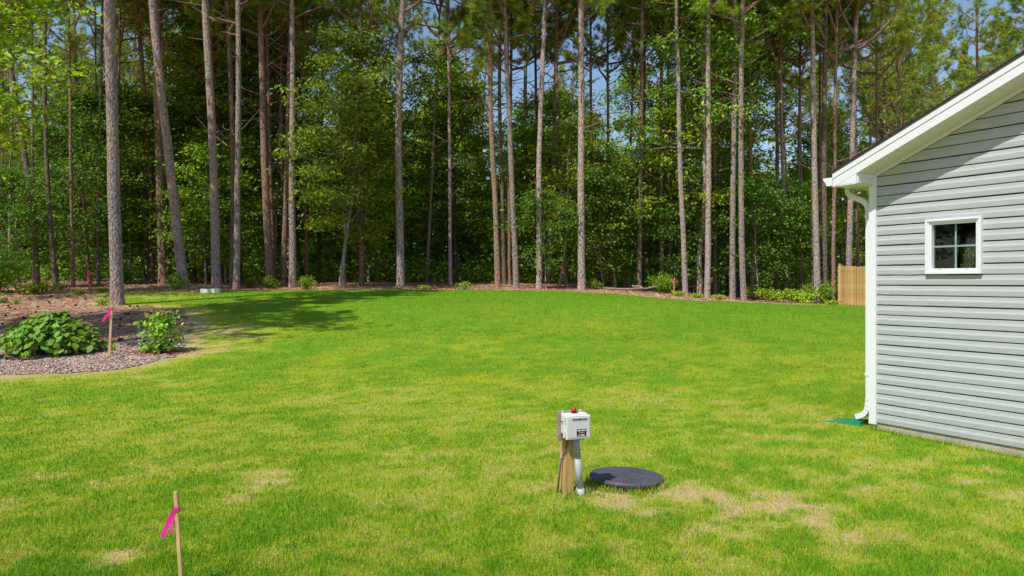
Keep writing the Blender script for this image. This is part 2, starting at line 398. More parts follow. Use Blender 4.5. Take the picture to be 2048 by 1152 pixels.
V, Fq, C = flat_bits(x, y, 0.03 + 0.06 * rng.random(n), 0.010 + 0.014 * rng.random(n), col, 0.9, 0.006)
o = link('mulch', fastmesh('mulch', V, Fq, C), MATS['litter']); o['kind'] = 'stuff'; tag(o, 'greyish brown shredded bark mulch around the shrubs', 'mulch')
x, y = spread(330000, 15, 52); r_ = region(x, y, 0.7); ok = (r_ == 2) | ((r_ == 1) & (y > 16)); x, y = x[ok], y[ok]; n = len(x)
pal = np.array([(0.62, 0.37, 0.23), (0.50, 0.27, 0.165), (0.72, 0.50, 0.34), (0.30, 0.17, 0.11), (0.60, 0.46, 0.34)])
inb = region(x, y) == 1
col = pal[rng.choice(5, n, p=[.3, .25, .2, .15, .1])] * (0.7 + .6 * rng.random(n))[:, None]
V, Fq, C = flat_bits(x, y, 0.10 + 0.14 * rng.random(n), 0.006 + 0.0009 * y * rng.random(n), col, 0.5, np.where(inb, 0.004, -0.022))
o = link('pine_straw', fastmesh('pine_straw', V, Fq, C), MATS['litter']); o['kind'] = 'stuff'; tag(o, 'rust brown fallen pine needles covering the ground under the trees', 'pine straw')

# ------------------------------------------------------------------ foliage builders
def unit(v): return v / (np.linalg.norm(v, axis=-1, keepdims=True) + 1e-9)
def leaf_cards(rg, P, size, pal, up=0.7, aspect=0.55, droop=0.25, face=(-0.30, -0.55)):
    """P (n,3) leaf positions; folded rhombus leaves, upper sides mostly up"""
    n = len(P); nrm = unit(np.stack([rg.normal(0, .8, n) + face[0], rg.normal(0, .8, n) + face[1], np.abs(rg.normal(0, .8, n)) + up], -1))   # leaves turn to the open side
    a = unit(np.cross(nrm, rg.normal(0, 1, (n, 3)))); a[:, 2] -= droop; a = unit(a); b = unit(np.cross(nrm, a)); nn = np.cross(a, b)
    s = (size * (0.6 + 0.8 * rg.random(n)))[:, None]
    v0 = P; v1 = P + a * s * 0.45 + b * s * aspect * 0.5 + nn * s * 0.1; v2 = P + a * s - nn * s * 0.08; v3 = P + a * s * 0.45 - b * s * aspect * 0.5 + nn * s * 0.1
    V = np.stack([v0, v1, v2, v3], 1).reshape(-1, 3)
    c = pal[rg.integers(0, len(pal), n)] * (0.7 + 0.6 * rg.random(n))[:, None]
    i = np.arange(n)[:, None] * 4
    T = np.concatenate([i + np.array([0, 1, 2]), i + np.array([0, 2, 3])], 0)
    return V, T, np.repeat(c, 4, 0)
HARD = np.array([(0.190, 0.305, 0.022), (0.260, 0.385, 0.026), (0.125, 0.220, 0.018), (0.340, 0.440, 0.036), (0.200, 0.330, 0.034)])
HARD_Y = np.array([(0.360, 0.440, 0.028), (0.280, 0.395, 0.026), (0.430, 0.480, 0.040), (0.205, 0.320, 0.024)])
HARD_D = np.array([(0.110, 0.205, 0.020), (0.155, 0.255, 0.024), (0.080, 0.160, 0.016)])
PINE = np.array([(0.290, 0.395, 0.042), (0.360, 0.455, 0.050), (0.200, 0.300, 0.036), (0.430, 0.480, 0.075)])

def branch_path(rg, p0, az, el, L, n=5, curl=0.25):
    pts = [np.array(p0, float)]; d = np.array([math.cos(az) * math.cos(el), math.sin(az) * math.cos(el), math.sin(el)])
    for k in range(n - 1):
        d = unit(d + rg.normal(0, 0.13, 3) + np.array([0, 0, curl * 0.25])); pts.append(pts[-1] + d * L / (n - 1))
    return np.array(pts)
def hardwood(seed, H, zb, R, nl, size, pal, r0=0.09, spreadz=1.0, clump=54):
    """trunk+limbs (V,Q) and leaves for a broadleaf tree H tall with foliage from zb up, radius R"""
    rg = np.random.default_rng(seed); nk = 9
    zz = np.linspace(-0.15, H * 0.97, nk); wx = np.cumsum(rg.normal(0, 0.10, nk)) * H / 10; wy = np.cumsum(rg.normal(0, 0.10, nk)) * H / 10; wx -= wx[0]; wy -= wy[0]
    tp = np.stack([wx, wy, zz], -1); tubes = [tube(tp, np.linspace(r0, 0.015, nk) * np.r_[1.25, np.ones(nk - 1)], 8)]
    ends = []
    nb = int(nl / clump / 3.2) + 6
    for k in range(nb):
        f = rg.random() ** 0.9; h = zb + (H * 0.96 - zb) * f
        prof = math.sin(math.pi * min(1, 0.22 + 0.75 * f)) ** 0.7
        L = R * prof * (0.55 + 0.6 * rg.random())
        p0 = np.array([np.interp(h, zz, wx), np.interp(h, zz, wy), h])
        bp = branch_path(rg, p0, rg.random() * 6.283, math.radians(rg.uniform(-5, 38)) * spreadz, L)
        tubes.append(tube(bp, np.linspace(max(0.012, r0 * 0.28 * L / R), 0.005, len(bp)), 4))
        for j in range(3):
            q = bp[2 + j] if j < 3 else bp[-1]
            tw = branch_path(rg, q, rg.random() * 6.283, rg.uniform(-0.2, 0.4), L * rg.uniform(0.18, 0.38), 3, 0.0)
            tubes.append(tube(tw, [0.008, 0.006, 0.003], 3)); ends.append((tw[-1], L)); 
        ends.append((bp[-1], L))
    E = np.array([e[0] for e in ends]); per = max(6, int(nl / len(E)))
    cnt = per; idx = np.repeat(np.arange(len(E)), cnt)
    wsc = rg.uniform(0.24, 0.50, len(E))[idx]
    P = E[idx] + rg.normal(0, 1, (len(idx), 3)) * np.stack([wsc, wsc, wsc * 0.32], -1)
    P[:, 2] = np.maximum(P[:, 2], 0.3)
    shade = rg.uniform(0.65, 1.3, len(E))[idx]
    V, T, C = leaf_cards(rg, P, size, pal); C = C * np.repeat(shade, 4)[:, None]
    return join_tubes(tubes), (V, T, C)
def pine_crown(seed, Lc, R, ntuft_mult=1.0, pal=PINE, dead=8):
    """limbs and needle tufts; z=0 is the lowest green limb, Lc up to the tip"""
    rg = np.random.default_rng(seed); tubes = []; TP = []; TD = []
    for k in range(dead):
        z = -rg.random() * 4.5; L = rg.uniform(0.4, 2.4)
        bp = branch_path(rg, (0, 0, z), rg.random() * 6.283, rg.uniform(0.0, 0.6), L, 4, 0.3)
        tubes.append(tube(bp, np.linspace(0.034, 0.009, 4), 4))
        if L > 1.2:
            tw = branch_path(rg, bp[2], rg.random() * 6.283, 0.3, 0.6, 3, 0); tubes.append(tube(tw, [0.012, 0.008, 0.004], 3))
    nlimb = 34
    for k in range(nlimb):
        f = (k + rg.random()) / nlimb; z = f * Lc * 0.97
        L = R * (0.75 + 0.5 * math.sin(math.pi * min(1, f * 1.1 + 0.15))) * (1 - 0.75 * f ** 1.6) * rg.uniform(0.6, 1.15)
        az = rg.random() * 6.283
        bp = branch_path(rg, (0, 0, z), az, math.radians(rg.uniform(2, 32) + 18 * f), L, 6, 0.5)
        tubes.append(tube(bp, np.linspace(0.022 + 0.014 * L, 0.008, 6), 5))
        for j in range(2, 6):
            for s in range(int(rg.integers(2, 4))):
                tw = branch_path(rg, bp[j], az + rg.normal(0, 0.9), rg.uniform(-0.1, 0.7), L * rg.uniform(0.14, 0.34), 4, 0.5)
                tubes.append(tube(tw, np.linspace(0.010, 0.004, 4), 3))
                dirs = unit(np.gradient(tw, axis=0))
                for m in (1, 2, 3):
                    for q in range(int(round((1 + (m == 3)) * ntuft_mult))):
                        TP.append(tw[m] + rg.normal(0, 0.07, 3)); TD.append(dirs[m])
    TP = np.array(TP); TD = np.array(TD); nt_ = len(TP); nn = 20
    base = np.repeat(TP, nn, 0); d = unit(np.repeat(TD, nn, 0) * 0.75 + rg.normal(0, 0.62, (nt_ * nn, 3)) + np.array([0, 0, 0.16]))
    ln = (0.19 + 0.13 * rg.random(nt_ * nn))[:, None]; side = unit(np.cross(d, rg.normal(0, 1, d.shape))) * 0.0125
    base = base + d * 0.02
    V = np.stack([base - side, base + side, base + d * ln - np.array([0, 0, 0.03])], 1).reshape(-1, 3)
    c = np.repeat(pal[rg.integers(0, len(pal), nt_)] * (0.75 + 0.5 * rg.random(nt_))[:, None], nn * 3, 0)
    return join_tubes(tubes), (V, np.arange(len(V)).reshape(-1, 3), c)
def bush(seed, R, H, nl, size, pal, stems=9):
    rg = np.random.default_rng(seed); tubes = []; P = []
    for k in range(stems):
        az = rg.random() * 6.283; e = np.array([math.cos(az) * R * rg.random() ** .6, math.sin(az) * R * rg.random() ** .6, H * rg.uniform(0.5, 0.95)])
        pts = np.array([(0, 0, -0.03), e * np.array([.35, .35, .5]), e]) + rg.normal(0, 0.02, (3, 3)); tubes.append(tube(pts, [0.010, 0.007, 0.003], 4))
        m = nl // stems; t = rg.random(m) ** 0.55
        q = np.stack([np.interp(t, [0, .5, 1], pts[:, i]) for i in range(3)], -1) + rg.normal(0, 1, (m, 3)) * np.array([R * .22, R * .22, H * .12])
        P.append(q)
    P = np.vstack(P); P[:, 2] = np.maximum(P[:, 2], 0.02)
    return join_tubes(tubes), leaf_cards(rg, P, size, pal, up=0.5)

# meshes shared between alike trees
PV = []
for k in range(6):
    (tv, tq), (v, t, c) = pine_crown(100 + k, [11, 12.5, 10, 13, 11.5, 9.5][k], [3.2, 3.6, 2.9, 3.4, 3.9, 2.6][k], 1.0 if k % 2 else 1.45)
    a = fastmesh('pine_branches', tv, tq, None, True); a.materials.append(MATS['bark_red'])
    b = fastmesh('pine_needles', v, t, c); b.materials.append(MATS['needle']); PV.append((a, b))
HVS = [(201, 7, 0.8, 2.3, 5600, .18, HARD, .06), (202, 9.5, 1.4, 2.7, 7500, .185, HARD_D, .075), (203, 12, 2.2, 3.0, 9500, .19, HARD, .09), (204, 14, 3.0, 3.4, 10500, .195, HARD_Y, .11),
       (205, 10.5, 1.0, 2.2, 6800, .18, HARD_Y, .07), (206, 16, 5.0, 3.6, 10500, .20, HARD, .13), (207, 5.2, 0.6, 1.8, 3800, .16, HARD_D, .04), (208, 13, 1.6, 2.6, 9500, .185, HARD, .09)]
HV = []
for sd, H, zb, R, nl, sz, pal, r0 in HVS:
    (tv, tq), (v, t, c) = hardwood(sd, H, zb, R, nl, sz, pal, r0)
    a = fastmesh('broadleaf_trunk', tv, tq, None, True); b = fastmesh('broadleaf_leaves', v, t, c); b.materials.append(MATS['leaf']); HV.append((a, b, H))
HVT = {}
def hv_trunk(i, mat):
    if (i, mat) not in HVT:
        m = HV[i][0].copy(); m.materials.append(MATS[mat]); HVT[(i, mat)] = m
    return HVT[(i, mat)]

def place_hard(i, x, y, label, group=None, rot=None, sc=1.0, bark='bark_dark', name='broadleaf_tree'):
    z = float(terr(x, y)) - 0.03
    r = thing(name, label, 'tree', (x, y, z), rng.uniform(-1, 1) if rot is None else rot, group)
    r.scale = (sc, sc, sc)
    link('trunk', hv_trunk(i, bark), None, r); link('crown', HV[i][1], None, r)
    return r
def pine(label, d, pts, w, bark, cb, variant, group=None, H=None, csc=1.0, x0=None):
    """pts: photo pixels from the foot upward at distance d; w: trunk width in photo pixels at the foot"""
    P = np.array([at(p[0], p[1], d) for p in pts]); zg = float(terr(P[0, 0], d))
    P[0, 2] = zg - 0.08
    if P[1, 2] - P[0, 2] < 0.5: P = np.delete(P, 1, 0)
    H = H or rng.uniform(21, 26)
    last = P[-1]; dirv = unit(P[-1] - P[-2]) if len(P) > 1 else np.array([0, 0, 1.0]); dirv = unit(dirv * np.array([.6, .6, 1]) + np.array([0, rng.normal(0, .015), 0]))
    zt = zg + H; top = last + dirv * max(2.0, (zt - last[2])); P = np.vstack([P, top])
    zs = np.concatenate([[P[0, 2], P[0, 2] + 0.25], np.arange(P[0, 2] + 0.9, P[-1, 2], 0.9), [P[-1, 2]]])
    sm = lambda i: np.convolve(np.pad(np.interp(zs, P[:, 2], P[:, i]), 2, mode='edge'), [.1, .2, .4, .2, .1], 'valid')
    px_, py_ = sm(0), sm(1)
    px_ = px_ + np.convolve(rng.normal(0, 0.03, len(zs) + 4), np.ones(5) / 5, 'valid')
    path = np.stack([px_ - P[0, 0], py_ - P[0, 1], zs - P[0, 2]], -1); path[:, :2] -= path[0, :2]
    r0 = 0.5 * w * d / F; h = (zs - P[0, 2]) / H
    rad = r0 * np.interp(h, [0, .008, .04, .55, .8, 1.0], [1.22, 1.08, 0.98, .70, .38, .06])
    root = thing('pine_tree', label, 'tree', (P[0, 0], P[0, 1], P[0, 2]), 0, group)
    tv, tq = tube(path, rad, 14, 0.035, int(rng.integers(1e6)))
    link('trunk', fastmesh('pine_trunk', tv, tq, None, True), MATS[bark], root)
    b = np.array([np.interp(cb, path[:, 2], path[:, 0]), np.interp(cb, path[:, 2], path[:, 1]), cb])
    tipd = unit(path[-1] - b); q = Vector((0, 0, 1)).rotation_difference(Vector(tipd)).to_euler()
    zsc = (H - cb) / [11, 12.5, 10, 13, 11.5, 9.5][variant] * 0.98
    for nm, me in (('branches', PV[variant][0]), ('crown', PV[variant][1])):
        o = link(nm, me, None, root, b); o.rotation_mode = 'QUATERNION'
        o.rotation_quaternion = Vector((0, 0, 1)).rotation_difference(Vector(tipd)) @ Matrix.Rotation(PR[0], 3, 'Z').to_quaternion()
        o.scale = (csc, csc, zsc)
        if nm == 'branches': o['kind'] = 'stuff'
    PR[0] = rng.random() * 6.28
    return root
PR = [0.3]

# ------------------------------------------------------------------ pines along the lawn edge (measured one by one)
# foot pixel + points upward, width px, bark, crown base m, variant, label, [distance]
PINES = [
 ([(236, 608), (231, 480), (227, 350), (224, 200), (218, 0)], 25, 'bark_grey', 15.5, 0, 'thick grey pine trunk standing nearest, alone beside the mulch bed', 22),
 ([(112, 570), (103, 480), (97, 400), (92, 300), (88, 150), (90, 0)], 9, 'bark_dark', 13, 1, 'thin bent dark pine at the far left behind the mulch bed', 31),
 ([(74, 560), (70, 470), (60, 365), (38, 243), (21, 132), (10, 0)], 12, 'bark_dark', 13, 2, 'dark pine leaning hard left near the left edge of the woods', 33),
 ([(147, 570), (145, 473), (142, 300), (139, 0)], 7, 'bark_red', 12, 5, 'thin straight pine just left of the pink flagged stake in the woods', 33),
 ([(197, 566), (198, 480), (200, 300), (204, 0)], 7, 'bark_dark', 13, 2, 'slim dim trunk half hidden to the left of the nearest pine', 38),
 ([(305, 558), (303, 450), (301, 350), (292, 220), (280, 100), (274, 0)], 11, 'bark_red', 12, 3, 'slim reddish pine behind, between the nearest pine and the leaning one', 41),
 ([(326, 562), (322, 450), (320, 350), (316, 200), (314, 0)], 17, 'bark_red', 13, 1, 'stout upright pine directly behind the big leaning pine', 38),
 ([(368, 572), (356, 470), (343, 350), (330, 240), (315, 110), (304, 0)], 20, 'bark_grey', 14, 4, 'big grey pine leaning to the left at the lawn edge', 31),
 ([(434, 574), (431, 470), (428, 350), (421, 200), (412, 80), (408, 0)], 18, 'bark_grey', 14, 3, 'grey pine with slight lean just right of the concrete block', 31),
 ([(472, 576), (475, 450), (476, 350), (476, 200), (477, 0)], 13, 'bark_grey', 14, 2, 'slender pale grey pine second to the right of the concrete block', 31),
 ([(464, 563), (468, 430), (468, 350), (463, 180), (455, 0)], 11, 'bark_dark', 12, 0, 'dark pine tucked closely behind the slender pale grey pine', 36),
 ([(540, 560), (535, 450), (531, 350), (526, 180), (521, 0)], 16, 'bark_red', 11.5, 4, 'reddish brown pine of a close pair, the thicker left trunk', 36),
 ([(547, 559), (545, 450), (542, 350), (537, 150), (535, 0)], 9, 'bark_red', 12, 5, 'thinner right trunk of the reddish brown pair of pines', 39),
 ([(566, 562), (570, 450), (573, 350), (577, 200), (582, 0)], 11, 'bark_red', 12, 2, 'brown pine behind and left of the pine beside the green seedling', 37),
 ([(585, 570), (584, 450), (584, 350), (586, 200), (585, 0)], 14, 'bark_grey', 12.2, 1, 'upright grey brown pine beside a green seedling at its foot', 33),
 ([(724, 565), (723, 420), (722, 300), (721, 0)], 10, 'bark_red', 11, 0, 'reddish pine between the pale twin trunk and the large central pine', 36),
 ([(801, 569), (799, 450), (797, 300), (799, 180), (801, 100), (807, 0)], 16, 'bark_grey', 11.2, 4, 'large grey pine standing alone left of the middle of the woods edge', 33),
 ([(996, 568), (991, 450), (984, 300), (981, 180), (982, 60), (984, 0)], 12, 'bark_red', 10.5, 3, 'brown forked pine left of three pale pines near the middle', 35),
 ([(1010, 558), (1007, 430), (1004, 300), (1000, 200), (1003, 0)], 9, 'bark_dark', 11, 5, 'dark thin pine close behind the brown forked pine', 42),
 ([(1032, 573), (1028, 460), (1021, 300), (1014, 150), (1008, 0)], 12, 'bark_grey', 11.5, 1, 'pale pine leaning left with a broken stub, first of three pale pines', 33),
 ([(1078, 573), (1079, 450), (1080, 300), (1086, 130), (1091, 0)], 12, 'bark_grey', 12.2, 0, 'pale straight pine, middle one of three pale pines', 33),
 ([(1163, 578), (1163, 430), (1163, 300), (1162, 150), (1163, 0)], 15, 'bark_grey', 12.0, 2, 'thick pale pine at the left end of the fallen logs', 32),
 ([(1133, 562), (1126, 450), (1118, 330), (1112, 150), (1113, 0)], 8, 'bark_red', 10.8, 4, 'thin brown pine between the middle pale pine and the thick pale pine', 41),
 ([(1190, 560), (1186, 430), (1183, 300), (1181, 50), (1181, 0)], 7, 'bark_red', 11, 3, 'thin reddish pine just right of the thick pale pine', 44),
 ([(1224, 560), (1218, 400), (1216, 270), (1214, 0)], 7, 'bark_red', 11, 0, 'thin reddish pine rising behind the fallen logs', 46),
 ([(1279, 572), (1281, 430), (1283, 340), (1285, 150), (1287, 0)], 10, 'bark_dark', 11, 1, 'dark pine rising behind the right end of the fallen logs', 37),
 ([(1323, 560), (1323, 430), (1322, 340), (1323, 120), (1324, 0)], 8, 'bark_red', 11.5, 5, 'red barked pine left of the pink flagged stake by the logs', 40),
 ([(1372, 591), (1367, 460), (1360, 300), (1357, 150), (1352, 0)], 11, 'bark_grey', 13, 3, 'grey pine right beside the small stake and leafy bush', 33),
 ([(1414, 595), (1416, 450), (1417, 300), (1417, 150), (1416, 0)], 12, 'bark_grey', 12.5, 4, 'grey trunk wrapped in leafy branches, second right of the small stake', 32.5),
 ([(1465, 589), (1464, 470), (1467, 300), (1471, 104), (1470, 0)], 12, 'bark_grey', 12.6, 1, 'pine of a close pair, the left and farther trunk', 34),
 ([(1488, 601), (1483, 470), (1481, 300), (1481, 150), (1485, 0)], 12, 'bark_grey', 12.4, 2, 'pine of a close pair, the right and nearer trunk at the lawn edge', 32),
 ([(1503, 568), (1503, 430), (1500, 300), (1497, 0)], 9, 'bark_red', 11, 5, 'thin brown pine right behind the close pair', 41),
 ([(1553, 566), (1553, 430), (1553, 300), (1556, 0)], 8, 'bark_dark', 11.5, 0, 'dim thin pine midway between the close pair and the fence', 41),
 ([(1571, 564), (1568, 430), (1565, 300), (1560, 0)], 8, 'bark_grey', 12, 4, 'pale thin pine midway between the close pair and the fence', 42),
 ([(1634, 580), (1631, 430), (1628, 300), (1625, 100), (1623, 0)], 13, 'bark_grey', 12.0, 3, 'tall pale pine behind the round green bush', 35),
 ([(1626, 570), (1625, 430), (1625, 280), (1622, 0)], 7, 'bark_dark', 12, 5, 'thin dark trunk touching the tall pale pine on its left', 38),
 ([(1649, 583), (1649, 430), (1649, 300), (1651, 0)], 12, 'bark_dark', 11.8, 1, 'dark pine left of the wooden fence', 36),
 ([(1667, 580), (1668, 430), (1669, 300), (1671, 150), (1674, 0)], 8, 'bark_red', 11.5, 0, 'slim brown pine right at the left end of the fence', 36),
 ([(1697, 600), (1699, 450), (1703, 300), (1708, 150), (1713, 0)], 12, 'bark_grey', 11.6, 4, 'straight pale pine rising behind the wooden fence', 37),
 ([(1717, 600), (1715, 430), (1712, 330), (1708, 0)], 7, 'bark_red', 12, 2, 'thin pine rising behind the fence, right of the pale one', 40),
 ([(1740, 590), (1740, 280), (1742, 0)], 6, 'bark_red', 11, 3, 'thin pine seen just above the lower end of the roof edge', 46),
 ([(1768, 590), (1766, 280), (1770, 150), (1772, 0)], 7, 'bark_grey', 10.5, 1, 'pale thin pine seen above the roof edge, second from its lower end', 48),
 ([(1798, 590), (1798, 250), (1800, 0)], 8, 'bark_dark', 10, 4, 'dark pine above the roof edge, third from its lower end', 46),
 ([(1954, 600), (1954, 160), (1953, 0)], 9, 'bark_dark', 11.5, 1, 'full crowned pine in open sky above the right part of the roof', 50),
 ([(2052, 600), (2052, 60), (2050, 0)], 9, 'bark_dark', 13, 0, 'pine crown at the upper right corner above the roof', 48),
 ([(1870, 600), (1868, 160), (1866, 0)], 8, 'bark_dark', 10, 3, 'pine above the middle of the visible roof edge', 52),
]
LM = [(20, 'the left edge'), (112, 'the thin bent dark pine'), (178, 'the red stake'), (236, 'the nearest pine'), (305, 'the slim reddish pine'), (368, 'the big leaning pine'), (421, 'the concrete block'), (472, 'the slender pale grey pine'), (542, 'the reddish brown pair'),
      (585, 'the upright grey brown pine'), (640, 'the bright green seedling'), (687, 'the pale twin stemmed tree'), (801, 'the large grey pine'), (900, 'the gap left of the forked pine'), (996, 'the brown forked pine'), (1032, 'the leaning pale pine'), (1078, 'the middle pale pine'), (1163, 'the thick pale pine'),
      (1240, 'the fallen logs'), (1300, 'the right end of the logs'), (1347, 'the small stake'), (1414, 'the leafy wrapped grey trunk'), (1480, 'the close pair of pines'), (1560, 'the dim thin pine'), (1632, 'the tall pale pine'), (1700, 'the wooden fence'), (1770, 'the lower end of the roof edge'), (1870, 'the middle of the roof edge'), (1990, 'the right part of the roof edge')]
ORD = [''] + [', ' + w for w in 'second third fourth fifth sixth seventh eighth ninth tenth eleventh twelfth thirteenth'.split()]
SEEN = {}
def deep_label(kind, px):
    nm = min(LM, key=lambda q: abs(q[0] - px))[1]; key = kind + ' behind ' + nm; SEEN[key] = SEEN.get(key, 0) + 1
    return key + ORD[min(SEEN[key], len(ORD)) - 1]
for pts, w, bark, cb, var, label, d in PINES:
    if pts[0][0] < 1730: d = min(d, 32 + (d - 32) * 0.45) if d > 32 else d
    pine(label, d, pts, w, bark, cb, var)
# further pines that stand deeper in the woods
for k in range(104):
    d = rng.uniform(43, 88) if k < 60 else rng.uniform(35.5, 42); px = rng.uniform(-140, 2190)
    if px > 1760 and d < 60: d += 20
    lean = rng.normal(0, 14)
    pine(deep_label('slender distant pine', px), d, [(px, 570), (px + lean * .5, 300), (px + lean, 0)], F / d * (rng.uniform(0.2, 0.34) if k < 60 else rng.uniform(0.13, 0.24)), ['bark_red', 'bark_dark', 'bark_grey'][k % 3], rng.uniform(10, 14), k % 6, 'pines deep in the woods')
# tall trees just outside the left edge whose shade lies over the bed and lawn
OFFS = [(-14.9, 12.4, 1, 22, 10.5, .85, 'tall pine outside the left edge shading the lawn beside the young shrub'), (-13.3, 17.0, 3, 24, 12.5, .9, 'tall pine at the left edge shading the far lawn by the concrete block'),
        (-18.8, 10.6, 4, 17.5, 12, .72, 'tall pine outside the left edge shading the bed behind the wide shrub'), (-16.4, 9.6, 0, 19.5, 12.5, .75, 'tall pine outside the left edge shading the bed behind the pink ribbon stake')]
OFFS += [(-12.7, 10.8, 0, 18.5, 12, .85, 'tall pine outside the left edge, the nearest one shading the lawn'), (-15.6, 11.7, 2, 21, 11, .9, 'added second pine outside the left edge darkening lawn shade beside the young shrub'), (-13.9, 16.0, 5, 23, 12.5, 1.0, 'added second pine at the left edge darkening far lawn shade by the concrete block')]  # both second pines are added to make the lawn shade denser
for x, y, var, H, cb, cs, label in OFFS:
    px = 1024 + F * x / y
    pine(label, y, [(px, 600), (px, 0)], 0.36 * F / y, 'bark_grey', cb, var, None, H, cs)

# ------------------------------------------------------------------ broadleaf trees of the understorey
def hw_at(i, px, d, label, **kw): return place_hard(i, (px - 1024) / F * d, d, label, **kw)
hw_at(2, 687, 32.5, 'pale barked twin stemmed broadleaf tree with leaf sprays, left of centre', bark='bark_pale', sc=1.0)
hw_at(4, 679, 33.2, 'slim leafy tree leaning out beside the pale twin stemmed tree', bark='bark_pale', sc=0.95)
hw_at(6, 1093, 32.5, 'small leafy sapling right of the middle pale pine', bark='bark_pale', sc=0.85)
hw_at(6, 1209, 34, 'pale multi stemmed sapling left of the fallen logs', bark='bark_pale', sc=1.1)
hw_at(0, 1230, 35, 'leafy sapling arching over the fallen logs', bark='bark_pale', sc=0.95)
hw_at(5, 1400, 34.5, 'tall glossy broadleaf tree beside the grey trunk near the small stake', bark='bark_pale', sc=1.0)
hw_at(3, 1355, 36, 'tall broadleaf tree behind the small stake and bush', bark='bark_dark')
hw_at(6, 1522, 34, 'slim pale sapling right of the close pair of pines', bark='bark_pale', sc=1.1)
hw_at(0, 1590, 37, 'yellow green leafy tree left of the round green bush', bark='bark_pale', sc=0.9)
hw_at(6, 1440, 36, 'low leafy tree behind the leafy wrapped grey trunk', bark='bark_dark', sc=1.1)
hw_at(6, 30, 31, 'low leafy tree at the far left behind the bed', bark='bark_dark', sc=1.0)
hw_at(0, 412, 35, 'thin forked sapling behind the concrete block', bark='bark_pale', sc=1.0)
hw_at(0, 452, 36, 'thin forked sapling second right of the concrete block', bark='bark_pale', sc=1.1)
hw_at(1, 300, 36, 'dark leafy tree behind the nearest pine', bark='bark_dark')
hw_at(1, 180, 35, 'dark leafy tree behind the pink flagged stake in the woods', bark='bark_dark')
# tree just outside the left edge whose dark bough hangs into the picture
place_hard(3, -19.2, 24.5, 'dark leafy bough hanging into the upper left from a tree outside', sc=1.3)
lab = ['dark green understorey tree', 'mid green understorey tree', 'yellow green understorey tree']
pal_of = {0: 1, 1: 0, 2: 1, 3: 2, 4: 2, 5: 1, 6: 0, 7: 1}
for k in range(135):
    d = 39 + 33 * rng.random() ** 1.2; q = rng.uniform(-0.80, 0.80)
    i = int(rng.choice([0, 1, 2, 3, 4, 5, 6, 7], p=[.12, .15, .17, .12, .12, .10, .08, .14]))
    if q > 0.5 and d < 45: d += 14
    if rng.random() < (0.42 if q > 0.26 else 0.18): continue
    place_hard(i, q * d, d, deep_label(lab[pal_of[i]], 1024 + F * q), ['dark understorey trees', 'green understorey trees', 'light understorey trees'][pal_of[i]], sc=rng.uniform(0.85, 1.2), bark=['bark_dark', 'bark_red', 'bark_pale'][k % 3])
# smaller trees right at the sunlit edge, between the first trunks
for k in range(26):
    px = 20 + 1700 * (k + rng.random()) / 26
    if px < 1060 and k % 4 != 1 or k % 2: continue
    d = rng.uniform(34.5, 38.5); i = int(rng.choice([0, 4, 6, 1, 6], p=[.28, .27, .15, .15, .15]))
    hw_at(i, px, d, deep_label(['dark green', 'mid green', 'yellow green'][pal_of[i]] + ' young edge tree', px), group='young trees at the woods edge', sc=rng.uniform(.7, 1.05), bark=['bark_pale', 'bark_dark'][k % 2])
# the wood goes on round the left side, mirrored in the house window
for k, (x, y) in enumerate([(-27, 9), (-29, 4.5), (-27.5, 0), (-30, -4.5), (-28, -9), (-33, 2), (-34, -7), (-26, 5.5), (-30, 7), (-33, 5.2), (-36, 4)]):
    place_hard([3, 5, 2][k % 3], x, y, ['first', 'second', 'third', 'fourth', 'fifth', 'sixth', 'seventh', 'eighth', 'ninth', 'tenth', 'eleventh'][k] + ' broadleaf tree of the wood beyond the left edge', 'trees beyond the left edge', sc=1.15)
# the wood goes on beyond as one mass
rgw = np.random.default_rng(5); Vs, Ts, Cs, nV = [], [], [], 0
for k in range(330):
    d = rgw.uniform(66, 112); q = rgw.uniform(-0.95, 0.95); i = [1, 2, 7, 3, 5][k % 5]
    sd = HVS[i]; P = rgw.normal(0, 1, (420, 3)) * np.array([2.6, 2.6, 3.8]) + np.array([q * d, d, float(terr(q * d, d)) + 3.0 + 5 * rgw.random()])
    P[:, 2] = np.maximum(P[:, 2], float(terr(q * d, d)))
    v, t, c = leaf_cards(rgw, P, 0.75, HARD_D if k % 2 else HARD); Vs.append(v); Ts.append(t + nV); Cs.append(c); nV += len(v)

v, t, c = leaf_cards(rgw, np.stack([rgw.uniform(-110, 110, 26000), rgw.uniform(92, 118, 26000), 1.6 + 7 * rgw.random(26000) ** 1.5], -1), 1.1, HARD_D); Vs.append(v); Ts.append(t + nV); Cs.append(c)
o = link('far_woods', fastmesh('far_woods', np.vstack(Vs), np.vstack(Ts), np.vstack(Cs)), MATS['leaf']); o['kind'] = 'stuff'; tag(o, 'mass of dark green leaves deep in the far woods', 'woods')
d = rgw.uniform(38, 75, 52000); q = rgw.uniform(-0.9, 0.9, 52000); keep = fbm(q * d, d, 3.0, 15, 2) > 0.40; d, q = d[keep], q[keep]
P = np.stack([q * d, d, terr(q * d, d) + 0.1 + np.abs(rgw.normal(0, 1, len(d))) * (0.5 + 1.3 * fbm(q * d, d, 2.5, 25, 2)) * np.interp(d, [38, 50, 75], [.5, .9, 1.5])], -1)
v, t, c = leaf_cards(rgw, P, 0.26, HARD)
o = link('undergrowth', fastmesh('undergrowth', v, t, c), MATS['leaf']); o['kind'] = 'stuff'; tag(o, 'low leafy undergrowth covering the woods floor between the trunks', 'undergrowth')

